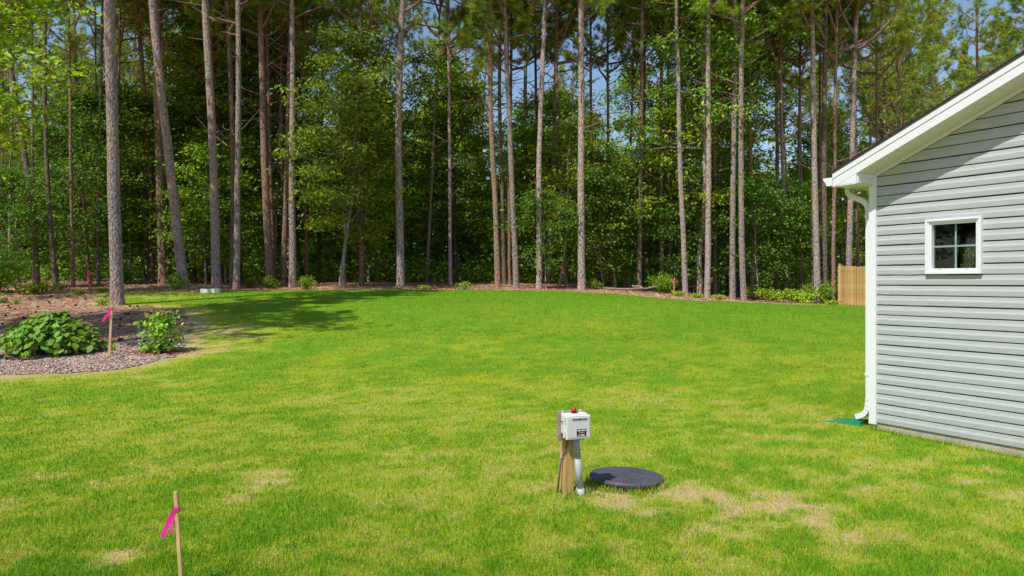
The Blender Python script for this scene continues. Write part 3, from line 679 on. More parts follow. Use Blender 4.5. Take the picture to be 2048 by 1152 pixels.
# ------------------------------------------------------------------ house
plain('siding', (0.405, 0.435, 0.45), 0.55, 0.03, 2.0, 0.08, 220, scale=(1, 1, 6))
m = MATS['siding']; t = m.node_tree; b = t.nodes['Principled BSDF']; src = b.inputs['Base Color'].links[0].from_socket
tc = N(t, 'ShaderNodeTexCoord'); sx = N(t, 'ShaderNodeSeparateXYZ'); t.links.new(tc.outputs['Object'], sx.inputs[0]); mr = N(t, 'ShaderNodeMapRange'); t.links.new(sx.outputs[2], mr.inputs[0])
mr.inputs[1].default_value = 0.10; mr.inputs[2].default_value = 0.55; mr.inputs[3].default_value = 0.75; mr.inputs[4].default_value = 0.12
ml = N(t, 'ShaderNodeMath', operation='MULTIPLY'); t.links.new(mr.outputs[0], ml.inputs[0]); dn = noise(t, coords(t, (3, 3, 1.2)), 4.0, 6, .7); t.links.new(ramp(t, dn, [(.42, (0, 0, 0)), (.75, (1, 1, 1))]), ml.inputs[1])
t.links.new(mixc(t, ml.outputs[0], src, (0.36, 0.35, 0.30)), b.inputs['Base Color'])
plain('white_vinyl', (0.73, 0.75, 0.79), 0.4, 0.02, 3.0)
plain('white_metal', (0.74, 0.76, 0.80), 0.3, 0.02, 3.0)
plain('soffit_vinyl', (0.70, 0.71, 0.70), 0.5, 0.03, 3.0)
plain('concrete', (0.42, 0.37, 0.31), 0.9, 0.18, 7.0, 0.5, 40)
plain('shingle', (0.055, 0.045, 0.04), 0.95, 0.4, 40.0, 0.8, 120)
plain('interior', (0.05, 0.047, 0.045), 0.9, 0.1, 2.0)
plain('sheathing', (0.06, 0.06, 0.065), 0.9, 0.1, 2.0)  # coloured dark so the slots between siding courses look deeply shaded
m, t, b = new_mat('glass'); gl = N(t, 'ShaderNodeBsdfGlossy'); gl.inputs['Roughness'].default_value = 0.02; tr = N(t, 'ShaderNodeBsdfTransparent'); tr.inputs[0].default_value = (0.78, 0.86, 0.82, 1)
lw = N(t, 'ShaderNodeLayerWeight'); lw.inputs[0].default_value = 0.5; pw_ = N(t, 'ShaderNodeMath', operation='POWER'); pw_.inputs[1].default_value = 5.0; t.links.new(lw.outputs['Facing'], pw_.inputs[0]); fr = N(t, 'ShaderNodeMath', operation='MULTIPLY_ADD'); t.links.new(pw_.outputs[0], fr.inputs[0]); fr.inputs[1].default_value = 0.9; fr.inputs[2].default_value = 0.035; mx = N(t, 'ShaderNodeMixShader'); t.links.new(fr.outputs[0], mx.inputs[0]); t.links.new(tr.outputs[0], mx.inputs[1]); t.links.new(gl.outputs[0], mx.inputs[2])
t.links.new(mx.outputs[0], t.nodes['Material Output'].inputs[0]); MATS['glass'] = m

house = thing('house', 'corner of a house with light grey lap siding and white trim', 'house', (HCORN[0], HCORN[1], 0), HANG)
WU, DV = 7.3, 9.0; PIT = 0.43; ZS0 = 0.098; CRS = 0.1143
zs_ = lambda u: 2.966 + PIT * (u if u < WU / 2 else WU - u)     # underside of the raking soffit
WIN = (0.649, 1.216, 1.817, 2.407); SW = (1.74, 2.55, 1.25, 2.28)    # gable window (u,z), side window (v,z)
# structural walls with openings (0.02 behind the siding face)
def wall_with_hole(pts_outer, hole, mp, th):
    """outer polygon u/z with a rectangular hole, extruded by th through mapping mp(u,z,off)"""
    a, b_, c_, d_ = hole; mb = MB()
    us = sorted({p[0] for p in pts_outer}); 
    return mb
def slab(mb, mp, poly, o0, o1):
    n = len(poly); V = [mp(u, z, o0) for u, z in poly] + [mp(u, z, o1) for u, z in poly]
    Fs = [tuple(range(n)), tuple(range(2 * n - 1, n - 1, -1))] + [(i, i + n, (i + 1) % n + n, (i + 1) % n) for i in range(n)]
    mb.add(V, Fs)
gm = lambda u, z, o: (u, o, z); em = lambda v, z, o: (o, v, z)
a, b_, c_, d_ = WIN; top = lambda u: zs_(u) - 0.01
mb = MB(); e = 0.01
slab(mb, gm, [(e, ZS0 + .01), (a, ZS0 + .01), (a, top(a)), (e, top(e))], 0.04, 0.12)
slab(mb, gm, [(a, ZS0 + .01), (b_, ZS0 + .01), (b_, c_), (a, c_)], 0.04, 0.12)
slab(mb, gm, [(a, d_), (b_, d_), (b_, top(b_)), (a, top(a))], 0.04, 0.12)
slab(mb, gm, [(b_, ZS0 + .01), (WU - e, ZS0 + .01), (WU - e, top(WU - e)), (WU / 2, top(WU / 2)), (b_, top(b_))], 0.04, 0.12)
mb.build('gable_wall', MATS['sheathing'], house)
mb = MB(); v0, v1, q0, q1 = SW; hz = 2.86
slab(mb, em, [(.12, ZS0), (v0, ZS0), (v0, hz), (.12, hz)], 0.04, 0.12); slab(mb, em, [(v0, ZS0), (v1, ZS0), (v1, q0), (v0, q0)], 0.04, 0.12)
slab(mb, em, [(v0, q1), (v1, q1), (v1, hz), (v0, hz)], 0.04, 0.12); slab(mb, em, [(v1, ZS0), (DV, ZS0), (DV, hz), (v1, hz)], 0.04, 0.12)
mb.build('side_wall', MATS['sheathing'], house)
mb = MB(); mb.box((0.12, DV - .1, .1), (WU, DV, 2.86)); mb.box((WU - .1, .12, .1), (WU - .01, DV - .1, 2.86)); mb.build('rear_wall', MATS['sheathing'], house)
mb = MB(); mb.box((0.12, 0.12, 2.62), (WU - .1, DV - .1, 2.66)); mb.box((0.125, 4.2, .1), (WU - .1, 4.25, 2.62)); mb.build('ceiling', MATS['interior'], house)
mb = MB(); mb.box((0.025, 0.025, -0.5), (WU, DV, ZS0 + .005)); mb.build('foundation', MATS['concrete'], house)
# lap siding, one object per course
PROF = [(0.0, -0.014), (0.0, 0.0125), (0.003, 0.0145), (0.050, 0.0165), (0.058, 0.0145), (0.070, 0.0095), (CRS - 0.013, 0.0055), (CRS - 0.013, -0.014)]
def clip_prof(prof, z0, z1):
    out = []
    for (za, oa), (zb_, ob) in zip(prof[:-1], prof[1:]):
        if zb_ <= z0 - 1e-9 or za >= z1 + 1e-9: continue
        if zb_ - za < 1e-9: pts = [(za, oa), (zb_, ob)]
        else:
            ca, cb_ = max(za, z0), min(zb_, z1); g_ = lambda z: oa + (ob - oa) * (z - za) / (zb_ - za); pts = [(ca, g_(ca)), (cb_, g_(cb_))]
        for p_ in pts:
            if not out or out[-1] != p_: out.append(p_)
    return out
def course(k, u0, u1, mp, sgn, raked=False, prof=PROF, proud=0.0, thick=1.0):
    zb = ZS0 + k * CRS; V = []
    if len(prof) < 2: return None
    for zz, o in prof:
        z = zb + zz; lo, hi = u0, u1
        if raked:
            zl = (z + 0.02 - 2.935) / PIT
            lo = max(u0, zl); hi = min(u1, WU - zl)
            if hi - lo < 0.02: return None
        V.append([(u, z, o + proud) for u in np.linspace(lo, hi, NS)])
    wz = np.cumsum(rng.normal(0, 0.0006, NS)); wz -= np.linspace(wz[0], wz[-1], NS); wo = rng.normal(0, 0.0005, NS)
    P = [mp(u, z + wz[q], sgn * (o + (wo[q] if o > 0 else 0))) for row in V for q, (u, z, o) in enumerate(row)]; n = len(prof)
    Fs = [(i * NS + q, i * NS + q + 1, (i + 1) * NS + q + 1, (i + 1) * NS + q) for i in range(n - 1) for q in range(NS - 1)]
    mb = MB(); mb.add(P, Fs); return mb
NS = 14
gp = lambda u, z, o: (u, 0.02 - o, z); ep = lambda v, z, o: (0.02 - o, v, z)
def runs(k, lo, hi, hole):
    """pieces of one course: whole, or beside / above / below an opening"""
    zb = ZS0 + k * CRS; pr = PROF if k % 2 else [(z, o) if z < 0.09 else (z + 0.0035, o) for z, o in PROF]
    if zb + CRS <= hole[2] or zb >= hole[3]: return [(lo, hi, pr)]
    out = [(lo, hole[0], pr), (hole[1], hi, pr)]
    if zb < hole[2]: out.append((hole[0], hole[1], clip_prof(pr, 0, hole[2] - zb)))
    elif zb + CRS > hole[3]: out.append((hole[0], hole[1], clip_prof(pr, hole[3] - zb, CRS)))
    return out
SEAM = {17: .62, 18: .62, 19: 1.12, 20: 1.12, 12: .72, 13: .72, 14: 1.17, 15: 1.17, 6: 2.1, 7: 2.1}
for k in range(46):
    seam = SEAM.get(k)
    for lo, hi, pr in runs(k, 0.072, WU - 0.07, WIN):
        cuts = [(lo, hi, 0.0)] if not seam or not lo + .05 < seam < hi - .05 else [(lo, seam, 0.0), (seam - .02, hi, 0.0015)]
        for l2, h2, prd in cuts:
            mb = course(k, l2, h2, gp, 1, True, prof=pr, proud=prd)
            if mb: mb.build('siding_board', MATS['siding'], house)
for k in range(24):
    for lo, hi, pr in runs(k, 0.072, DV, SW):
        mb = course(k, lo, hi, ep, 1, prof=pr)
        if mb: mb.build('siding_board', MATS['siding'], house)
# trim
mb = MB(); mb.add([(-.012, -.012, .075), (.075, -.012, .075), (.075, .019, .075), (.019, .019, .075), (.019, .075, .075), (-.012, .075, .075)] + [(-.012, -.012, 2.864), (.075, -.012, 2.964), (.075, .019, 2.964), (.019, .019, 2.9), (.019, .075, 2.864), (-.012, .075, 2.864)],
              [(5, 4, 3, 2, 1, 0), (6, 7, 8, 9, 10, 11)] + [(i, (i + 1) % 6, (i + 1) % 6 + 6, i + 6) for i in range(6)])
mb.build('corner_board', MATS['white_vinyl'], house)
OV = -0.30; UE = -0.27; FT = 0.15
def rake_strip(name, mat, v0, v1, lo, hi, u0=UE):
    mb = MB()
    for s in (0, 1):
        f = (lambda u: u) if s == 0 else (lambda u: WU - u)
        ua, ub = u0, WU / 2
        P = [(f(ua), v0, zs_(ua) + lo), (f(ub), v0, zs_(ub) + lo), (f(ub), v1, zs_(ub) + lo), (f(ua), v1, zs_(ua) + lo), (f(ua), v0, zs_(ua) + hi), (f(ub), v0, zs_(ub) + hi), (f(ub), v1, zs_(ub) + hi), (f(ua), v1, zs_(ua) + hi)]
        mb.hexa(P)
    return mb.build(name, mat, house)
rake_strip('rake_fascia', MATS['white_metal'], OV - 0.018, OV, -0.004, FT)
rake_strip('drip_edge', MATS['white_metal'], OV - 0.026, OV - 0.0185, FT - 0.055, FT + 0.006)
rake_strip('frieze_channel', MATS['soffit_vinyl'], -0.016, 0.018, -0.045, -0.003, 0.02)
mb = MB()
for s in (0, 1):      # roof planes
    f = (lambda u: u) if s == 0 else (lambda u: WU - u)
    ua, ub = UE - 0.05, WU / 2 
    mb.hexa([(f(ua), OV - .034, zs_(ua) + FT + .008), (f(ub), OV - .034, zs_(ub) + FT + .008), (f(ub), DV + .3, zs_(ub) + FT + .008), (f(ua), DV + .3, zs_(ua) + FT + .008),
             (f(ua), OV - .034, zs_(ua) + FT + .030), (f(ub), OV - .034, zs_(ub) + FT + .030), (f(ub), DV + .3, zs_(ub) + FT + .030), (f(ua), DV + .3, zs_(ua) + FT + .030)])
mb.build('roof', MATS['shingle'], house)
for k in range(int((WU / 2) / .145) + 1):   # shingle courses showing as small steps along the rake
    ua = UE - .05 + k * .145; ub = min(ua + .15, WU / 2)
    if ub - ua < .03: continue
    mb = MB(); off = FT + .031; t0_, t1_ = .011, .003
    mb.hexa([(ua, OV - .040, zs_(ua) + off), (ub, OV - .040, zs_(ub) + off), (ub, DV + .3, zs_(ub) + off), (ua, DV + .3, zs_(ua) + off), (ua, OV - .040, zs_(ua) + off + t0_), (ub, OV - .040, zs_(ub) + off + t1_), (ub, DV + .3, zs_(ub) + off + t1_), (ua, DV + .3, zs_(ua) + off + t0_)])
    mb.build('shingle_course', MATS['shingle'], house)
for s in (0, 1):      # raking soffit, one object per panel
    f = (lambda u: u) if s == 0 else (lambda u: WU - u)
    u = 0.04
    while u < WU / 2 - 0.01:
        ub = min(u + 0.112 - 0.003, WU / 2)
        mb = MB(); mb.hexa([(f(u), OV + .001, zs_(u)), (f(ub), OV + .001, zs_(ub)), (f(ub), .02, zs_(ub)), (f(u), .02, zs_(u)), (f(u), OV + .001, zs_(u) + .01), (f(ub), OV + .001, zs_(ub) + .01), (f(ub), .02, zs_(ub) + .01), (f(u), .02, zs_(u) + .01)])
        if s == 0: mb.build('soffit_panel', MATS['soffit_vinyl'], house)
        u += 0.112
rake_strip('soffit_backing', MATS['sheathing'], OV + .002, .02, .012, .02, 0.0)
# boxed eave return
ZE = 2.866
mb = MB(); slab(mb, lambda u, z, o: (u, o, z), [(-.228, ZE), (.03, ZE), (.03, zs_(.03) - .006), (-.218, zs_(-.218) - .006)], OV - .016, OV + .004)
mb.box((.028, OV + .0045, ZE), (.040, .017, zs_(.03) + .003)); mb.build('eave_return', MATS['white_metal'], house)
mb = MB(); mb.box((UE + .005, OV - .014, ZE - .012), (.027, .10, ZE - .001)); mb.box((UE + .005, .1005, ZE - .012), (.01, DV, ZE - .001)); mb.build('eave_soffit', MATS['soffit_vinyl'], house)
mb = MB(); mb.box((UE - .002, OV, ZE - .014), (UE + .004, DV + .3, zs_(UE) + FT)); mb.build('eave_fascia', MATS['white_metal'], house)
# gutter (ogee profile) along the eave
GZ = 2.868
prof = [(UE - .004, GZ + .095), (UE - .004, GZ), (UE - .075, GZ), (UE - .085, GZ + .02), (UE - .098, GZ + .048), (UE - .118, GZ + .066), (UE - .124, GZ + .078), (UE - .124, GZ + .095), (UE - .119, GZ + .095), (UE - .119, GZ + .080), (UE - .080, GZ + .02), (UE - .071, GZ + .006), (UE - .010, GZ + .006), (UE - .010, GZ + .095)]
mb = MB(); n = len(prof)
mb.add([(u, OV - .02, z) for u, z in prof] + [(u, DV + .3, z) for u, z in prof], [(i, (i + 1) % n, (i + 1) % n + n, i + n) for i in range(n)])
gut = mb.build('gutter', MATS['white_metal'], house)
mb = MB(); out = prof[:8]; mb.add([(u, OV - .0225, z) for u, z in out] + [(u, OV - .0205, z) for u, z in out], [tuple(range(8)), tuple(range(15, 7, -1))] + [(i, i + 8, (i + 1) % 8 + 8, (i + 1) % 8) for i in range(8)])
link('end_cap', mb.mesh('end_cap'), MATS['white_metal'], gut)
# downspout: rectangular tube with bends
def rect_tube(path, wu, wv, vc, crimps=False):
    P = np.array(path, float); T = unit(np.gradient(P, axis=0)); Nn = np.stack([T[:, 1], -T[:, 0]], -1)   # in (u,z)
    V = []
    for k, (p, nn_) in enumerate(zip(P, Nn)):
        s = 1.0 - (0.09 if crimps and k % 2 else 0.0)
        a_ = p + nn_ * wu / 2 * s; b2 = p - nn_ * wu / 2 * s; c2 = wv / 2 * s
        V += [(a_[0], vc - c2, a_[1]), (b2[0], vc - c2, b2[1]), (b2[0], vc + c2, b2[1]), (a_[0], vc + c2, a_[1])]
    n = len(P); Fs = [(4 * i + j, 4 * i + (j + 1) % 4, 4 * i + 4 + (j + 1) % 4, 4 * i + 4 + j) for i in range(n - 1) for j in range(4)]
    mb = MB(); mb.add(V, Fs); return mb
def bez(p0, p1, p2, p3, n):
    t = np.linspace(0, 1, n)[:, None]; p0, p1, p2, p3 = map(np.array, (p0, p1, p2, p3))
    return (1 - t) ** 3 * p0 + 3 * (1 - t) ** 2 * t * p1 + 3 * (1 - t) * t * t * p2 + t ** 3 * p3
VC = .075; UD = -.060
up = np.vstack([[(-.325, GZ + .004)], bez((-.325, 2.84), (-.325, 2.72), (UD, 2.74), (UD, 2.58), 14)])
rect_tube(up, .062, .082, VC).build('downspout_elbow', MATS['white_metal'], house, bevel=.006)
rect_tube([(UD, 2.60), (UD, 2.46), (UD, 1.5), (UD, .30)], .056, .076, VC).build('downspout', MATS['white_metal'], house, bevel=.006)
for zc in (2.49, .62):
    mb = MB(); mb.box((UD - .034, VC - .044, zc), (UD + .034, VC + .044, zc + .035)); mb.build('downspout_strap', MATS['white_metal'], house, bevel=.004)
lo_ = bez((UD, .34), (UD, .16), (-.12, .145), (-.215, .115), 15)
rect_tube(lo_, .062, .082, VC, True).build('downspout_outlet', MATS['white_metal'], house)
# gable window
a, b_, c_, d_ = WIN
def frame(mb, mp, r, w, o0, o1):
    u0, u1, z0, z1 = r
    for q in ([(u0, z0), (u1, z0), (u1, z0 + w), (u0, z0 + w)], [(u0, z1 - w), (u1, z1 - w), (u1, z1), (u0, z1)], [(u0, z0 + w), (u0 + w, z0 + w), (u0 + w, z1 - w), (u0, z1 - w)], [(u1 - w, z0 + w), (u1, z0 + w), (u1, z1 - w), (u1 - w, z1 - w)]):
        slab(mb, mp, q, o0, o1)
def inset(r, d): return (r[0] + d, r[1] - d, r[2] + d, r[3] - d)
def window(name, r, mp, s0):
    mb = MB(); frame(mb, mp, r, .022, s0 * -.032, s0 * .03); w = mb.build(name, MATS['white_vinyl'], house)
    for nm, dd, wd_, o0, o1 in (('casing', .0225, .016, -.022, .05), ('sash', .039, .019, -.010, .06)):
        mb = MB(); frame(mb, mp, inset(r, dd), wd_, s0 * o0, s0 * o1); link(nm, mb.mesh(nm), MATS['white_vinyl'], w)
    gr = inset(r, .0575); mu = (gr[0] + gr[1]) / 2; mz = (gr[2] + gr[3]) / 2
    for q in ([(mu - .009, gr[2]), (mu + .009, gr[2]), (mu + .009, gr[3]), (mu - .009, gr[3])], [(gr[0], mz - .009), (mu - .0092, mz - .009), (mu - .0092, mz + .009), (gr[0], mz + .009)], [(mu + .0092, mz - .009), (gr[1], mz - .009), (gr[1], mz + .009), (mu + .0092, mz + .009)]):
        mb = MB(); slab(mb, mp, q, s0 * .041, s0 * .047); link('grille_bar', mb.mesh('grille_bar'), MATS['white_vinyl'], w)
    for q in ((gr[0], mu, gr[2], mz), (mu, gr[1], gr[2], mz), (gr[0], mu, mz, gr[3]), (mu, gr[1], mz, gr[3])):
        mb = MB(); slab(mb, mp, [(q[0], q[2]), (q[1], q[2]), (q[1], q[3]), (q[0], q[3])], s0 * .034, s0 * .038); link('pane', mb.mesh('pane'), MATS['glass'], w)
    return w
window('window', WIN, gm, 1.0)
window('window', SW, em, 1.0)
mb = MB()
for uu in (a + .15, b_ - .15): mb.box((uu - .016, -.0115, c_ + .044), (uu + .016, -.0102, c_ + .050))
mb.build('weep_hole', MATS['concrete'], house)

# splash block under the downspout
plain('green_plastic', (0.010, 0.22, 0.12), 0.4, 0.15, 8)
sb = thing('splash_block', 'green plastic splash block on the grass below the downspout', 'splash block', (HCORN[0] + HW[0] * -.14 + HM[0] * VC, HCORN[1] + HW[1] * -.14 + HM[1] * VC, 0.018), HANG + 0.22)
mb = MB(); mb.hexa([(-.42, -.13, -.01), (0, -.10, .02), (0, .10, .02), (-.42, .13, -.01), (-.42, -.13, .004), (0, -.10, .034), (0, .10, .034), (-.42, .13, .004)]); mb.build('tray', MATS['green_plastic'], sb)
for s in (-1, 1):
    mb = MB(); mb.hexa([(-.42, s * .13 - .012, -.02), (0, s * .10 - .012, -.01), (0, s * .10 + .012, -.01), (-.42, s * .13 + .012, -.02), (-.42, s * .13 - .006, .018), (0, s * .10 - .006, .062), (0, s * .10 + .006, .062), (-.42, s * .13 + .006, .018)]); mb.build('rim', MATS['green_plastic'], sb)
mb = MB(); mb.box((.001, -.115, -.01), (.014, .115, .064)); mb.build('rim', MATS['green_plastic'], sb)

# ------------------------------------------------------------------ control panel on its post
plain('post_wood', (0.52, 0.32, 0.13), 0.75, 0.3, 5.0, 0.3, 40, scale=(8, 8, 0.8))
plain('weathered_board', (0.33, 0.24, 0.19), 0.85, 0.35, 6.0, 0.5, 30, scale=(1, 8, 14))
plain('grey_plastic', (0.66, 0.66, 0.67), 0.4, 0.03, 4)
plain('grey_pipe', (0.30, 0.32, 0.35), 0.45, 0.06, 5)
plain('pale_pipe', (0.42, 0.43, 0.455), 0.5, 0.06, 5)
plain('cable', (0.15, 0.12, 0.10), 0.7, 0.2, 10)
plain('dark_print', (0.018, 0.015, 0.03), 0.35, 0.1, 8)
plain('white_print', (0.75, 0.74, 0.78), 0.5, 0.1, 60)
plain('orange_print', (0.55, 0.26, 0.16), 0.5, 0.3, 60)
plain('red_print', (0.26, 0.05, 0.045), 0.5, 0.5, 120)
plain('grey_print', (0.42, 0.36, 0.33), 0.5, 0.3, 120)
plain('black_rubber', (0.02, 0.02, 0.02), 0.6, 0.1, 8)
m, t, b = new_mat('red_lens'); b.inputs['Base Color'].default_value = (0.55, 0.005, 0.03, 1); b.inputs['Roughness'].default_value = 0.15; b.inputs['Transmission Weight'].default_value = 0.25; MATS['red_lens'] = m
BX, BY = 0.445, 5.86
cp = thing('control_panel', 'white control box with red alarm light on a wooden post', 'control box', (BX, BY, 0.0), math.radians(19))
mb = MB(); mb.hexa([(-.045, -.045, -.2), (.045, -.045, -.2), (.045, .045, -.2), (-.045, .045, -.2), (-.040, -.045, .63), (.050, -.045, .63), (.050, .045, .63), (-.040, .045, .63)]); mb.build('post', MATS['post_wood'], cp, bevel=.004)
mb = MB(); mb.box((-.105, -.083, .448), (.120, -.046, .688)); mb.build('mounting_board', MATS['weathered_board'], cp, bevel=.003)
BZ0, BZ1 = .482, .675
mb = MB(); mb.box((-.085, -.160, BZ0), (.118, -.0835, BZ1 + .004)); en = mb.build('enclosure', MATS['grey_plastic'], cp, bevel=.012, seg=3)
mb = MB(); mb.box((-.080, -.188, BZ0 - .004), (.132, -.1605, BZ1 - .006)); dr_ = link('door', mb.mesh('door', False, .010, 3), MATS['grey_plastic'], cp)
mb = MB(); mb.box((-.068, -.1905, BZ0 + .012), (.120, -.1882, BZ1 - .022)); link('door_panel', mb.mesh('door_panel', False, .001, 1), MATS['grey_plastic'], dr_)
def print_(nm, x0, x1, z0, z1, mat, par, y=-.1908):
    mb = MB(); mb.box((x0, y - .0006, z0), (x1, y, z1)); link(nm, mb.mesh(nm), MATS[mat], par)
st_ = None
print_('warning_sticker', .008, .092, BZ0 + .020, BZ0 + .077, 'dark_print', dr_)
print_('sticker_lettering', .016, .044, BZ0 + .062, BZ0 + .070, 'white_print', dr_, -.1915); print_('sticker_lettering', .050, .085, BZ0 + .063, BZ0 + .071, 'white_print', dr_, -.1915)
print_('sticker_lettering', .026, .074, BZ0 + .046, BZ0 + .055, 'orange_print', dr_, -.1915)
print_('sticker_lettering', .038, .078, BZ0 + .031, BZ0 + .036, 'white_print', dr_, -.1915); print_('sticker_lettering', .044, .076, BZ0 + .025, BZ0 + .029, 'white_print', dr_, -.1915)
mb = MB(); slab(mb, lambda u, z, o: (u, o, z), [(.020, BZ0 + .024), (.033, BZ0 + .024), (.0265, BZ0 + .037)], -.1921, -.1915); link('warning_triangle', mb.mesh('warning_triangle'), MATS['white_print'], dr_)
print_('name_plate', -.030, .100, BZ1 - .050, BZ1 - .030, 'grey_print', dr_)
for k, (x0, x1) in enumerate(((-.030, .012), (.018, .050), (.056, .100))): print_('plate_lettering', x0, x1, BZ1 - .041, BZ1 - .031, 'red_print' if k != 1 else 'dark_print', dr_, -.1915)
for zc in (.500, .517, .534, .610, .627, .644):
    mb = MB(); mb.box((-.0895, -.180, zc), (-.0815, -.163, zc + .009)); link('hinge', mb.mesh('hinge', False, .002, 1), MATS['grey_plastic'], en)
    mb = MB(); mb.box((-.0905, -.172, zc + .001), (-.0897, -.166, zc + .007)); link('hinge_slot', mb.mesh('hinge_slot'), MATS['black_rubber'], en)
mb = MB(); mb.tube([(-.090, -.115, .508), (-.084, -.115, .508)], .016, 12); link('knockout_plug', mb.mesh('knockout_plug', False), MATS['black_rubber'], en)
mb = MB(); mb.tube([(-.094, -.118, .615), (-.084, -.118, .615)], .006, 8); mb.box((-.098, -.134, .612), (-.093, -.112, .618)); link('toggle_switch', mb.mesh('toggle_switch'), MATS['black_rubber'], en)
for xx in (-.07, .085):
    mb = MB(); mb.box((xx - .006, -.0905, BZ1 + .004), (xx + .006, -.084, BZ1 + .022)); link('mounting_tab', mb.mesh('mounting_tab', False, .002, 1), MATS['grey_plastic'], en)
mb = MB(); mb.tube([(.015, -.125, BZ1 + .004), (.015, -.125, BZ1 + .012)], .026, 16); link('beacon_base', mb.mesh('beacon_base'), MATS['black_rubber'], en)
mb = MB(); mb.tube([(.015, -.125, BZ1 + .0125), (.015, -.125, BZ1 + .030), (.015, -.125, BZ1 + .042), (.015, -.125, BZ1 + .047)], [.022, .020, .015, .006], 16); link('alarm_beacon', mb.mesh('alarm_beacon', True), MATS['red_lens'], en)
def cpl(px, row, y):   # photo point -> panel local, at local depth y (approx. camera plane)
    d = BY + y; w3 = at(px, row, d); c0, s0 = math.cos(math.radians(19)), math.sin(math.radians(19)); dx, dy = w3[0] - BX, d - BY
    return (c0 * dx + s0 * dy, -s0 * dx + c0 * dy, w3[2] - .0)
T0 = cpl(1152, 872, -.11); T1 = cpl(1155, 914, -.10); T2 = cpl(1160.5, 976, -.07); T3 = cpl(1162, 996, -.06)
mb = MB(); mb.tube([T0, T1], .0275, 16); mb.build('conduit', MATS['grey_pipe'], cp, True)
T1b = tuple(np.array(T1) + (np.array(T0) - np.array(T1)) * .0); mb = MB(); mb.tube([T1b, T2], .0255, 16); mb.build('conduit', MATS['pale_pipe'], cp, True)
mb = MB(); mb.tube([tuple(np.array(T1) + (np.array(T0) - np.array(T1)) * .03), tuple(np.array(T1) - (np.array(T0) - np.array(T1)) * .03)], .0278, 16); mb.build('conduit_joint', MATS['cable'], cp, True)
mb = MB(); mb.tube([tuple(np.array(T2) * 1), T3, tuple(np.array(T3) + np.array([0, 0, -.1]))], .0325, 16); mb.build('conduit_collar', MATS['pale_pipe'], cp, True)
cpts = [cpl(1138, 876, -.05), cpl(1134, 890, -.055), cpl(1127, 905, -.06), cpl(1123, 918, -.06), cpl(1119, 945, -.05), cpl(1115, 985, -.04)]
mb = MB(); mb.tube(cpts, .0085, 8, 0.05); mb.build('cable', MATS['cable'], cp, True)
mb = MB(); mb.tube([tuple(np.array(cpl(1123.5, 913, -.062))), tuple(np.array(cpl(1126, 915, -.048)))], .011, 8); mb.build('cable_clip', MATS['pale_pipe'], cp)

# riser lid
m, t, b = new_mat('lid_plastic'); v = coords(t); f1 = noise(t, v, 9, 5, .7); f2 = noise(t, v, 90, 3, .7)
cc = ramp(t, f1, [(.3, (.055, .053, .076)), (.7, (.092, .089, .122))]); sp = ramp(t, f2, [(.68, (0, 0, 0)), (.78, (.25, .23, .24))])
t.links.new(mixc(t, 1.0, cc, sp, 'ADD'), b.inputs['Base Color']); b.inputs['Roughness'].default_value = .5; bump(t, b, f2, .1, .003); MATS['lid_plastic'] = m
plain('screw', (.6, .6, .58), .35, .1, 5, metal=.8)
lid = thing('septic_lid', 'round dark plastic lid set in the lawn beside the control box', 'lid', (LID[0], LID[1], -0.005)); lid.rotation_euler = (math.radians(-1.0), math.radians(2.0), .3)
def lathe(pr, seg=64):
    V = []; Fs = []
    for r, z in pr:
        for k in range(seg): V.append((r * math.cos(k * 2 * math.pi / seg), r * math.sin(k * 2 * math.pi / seg), z))
    for i in range(len(pr) - 1):
        for k in range(seg): Fs.append((i * seg + k, i * seg + (k + 1) % seg, (i + 1) * seg + (k + 1) % seg, (i + 1) * seg + k))
    return V, Fs
V, Fs = lathe([(.285, -.05), (.285, .042)]); mb = MB(); mb.add(V, Fs); mb.build('riser', MATS['black_rubber'], lid, True)
V, Fs = lathe([(.290, .040), (.312, .042), (.316, .050), (.316, .066), (.310, .073), (.300, .0755), (.298, .0740), (.29, .074), (.06, .086), (.0, .087)]); mb = MB(); mb.add(V, Fs); lt = mb.build('lid_top', MATS['lid_plastic'], lid, True)
for k in range(8):
    an = k * math.pi / 4 + .2; mb = MB(); ca, sa = math.cos(an), math.sin(an)
    def pt(r, w, z): return (r * ca - w * sa, r * sa + w * ca, z)
    mb.hexa([pt(.05, -.006, .082), pt(.285, -.012, .0715), pt(.285, .012, .0715), pt(.05, .006, .082), pt(.05, -.004, .0885), pt(.285, -.008, .0765), pt(.285, .008, .0765), pt(.05, .004, .0885)])
    link('rib', mb.mesh('rib', False, .0015, 1), MATS['lid_plastic'], lt)
for k in range(6):
    an = k * math.pi / 3 + .55; mb = MB(); x_, y_ = .303 * math.cos(an), .303 * math.sin(an); mb.tube([(x_, y_, .072), (x_, y_, .079)], .006, 8); mb.build('screw', MATS['screw'], lid)

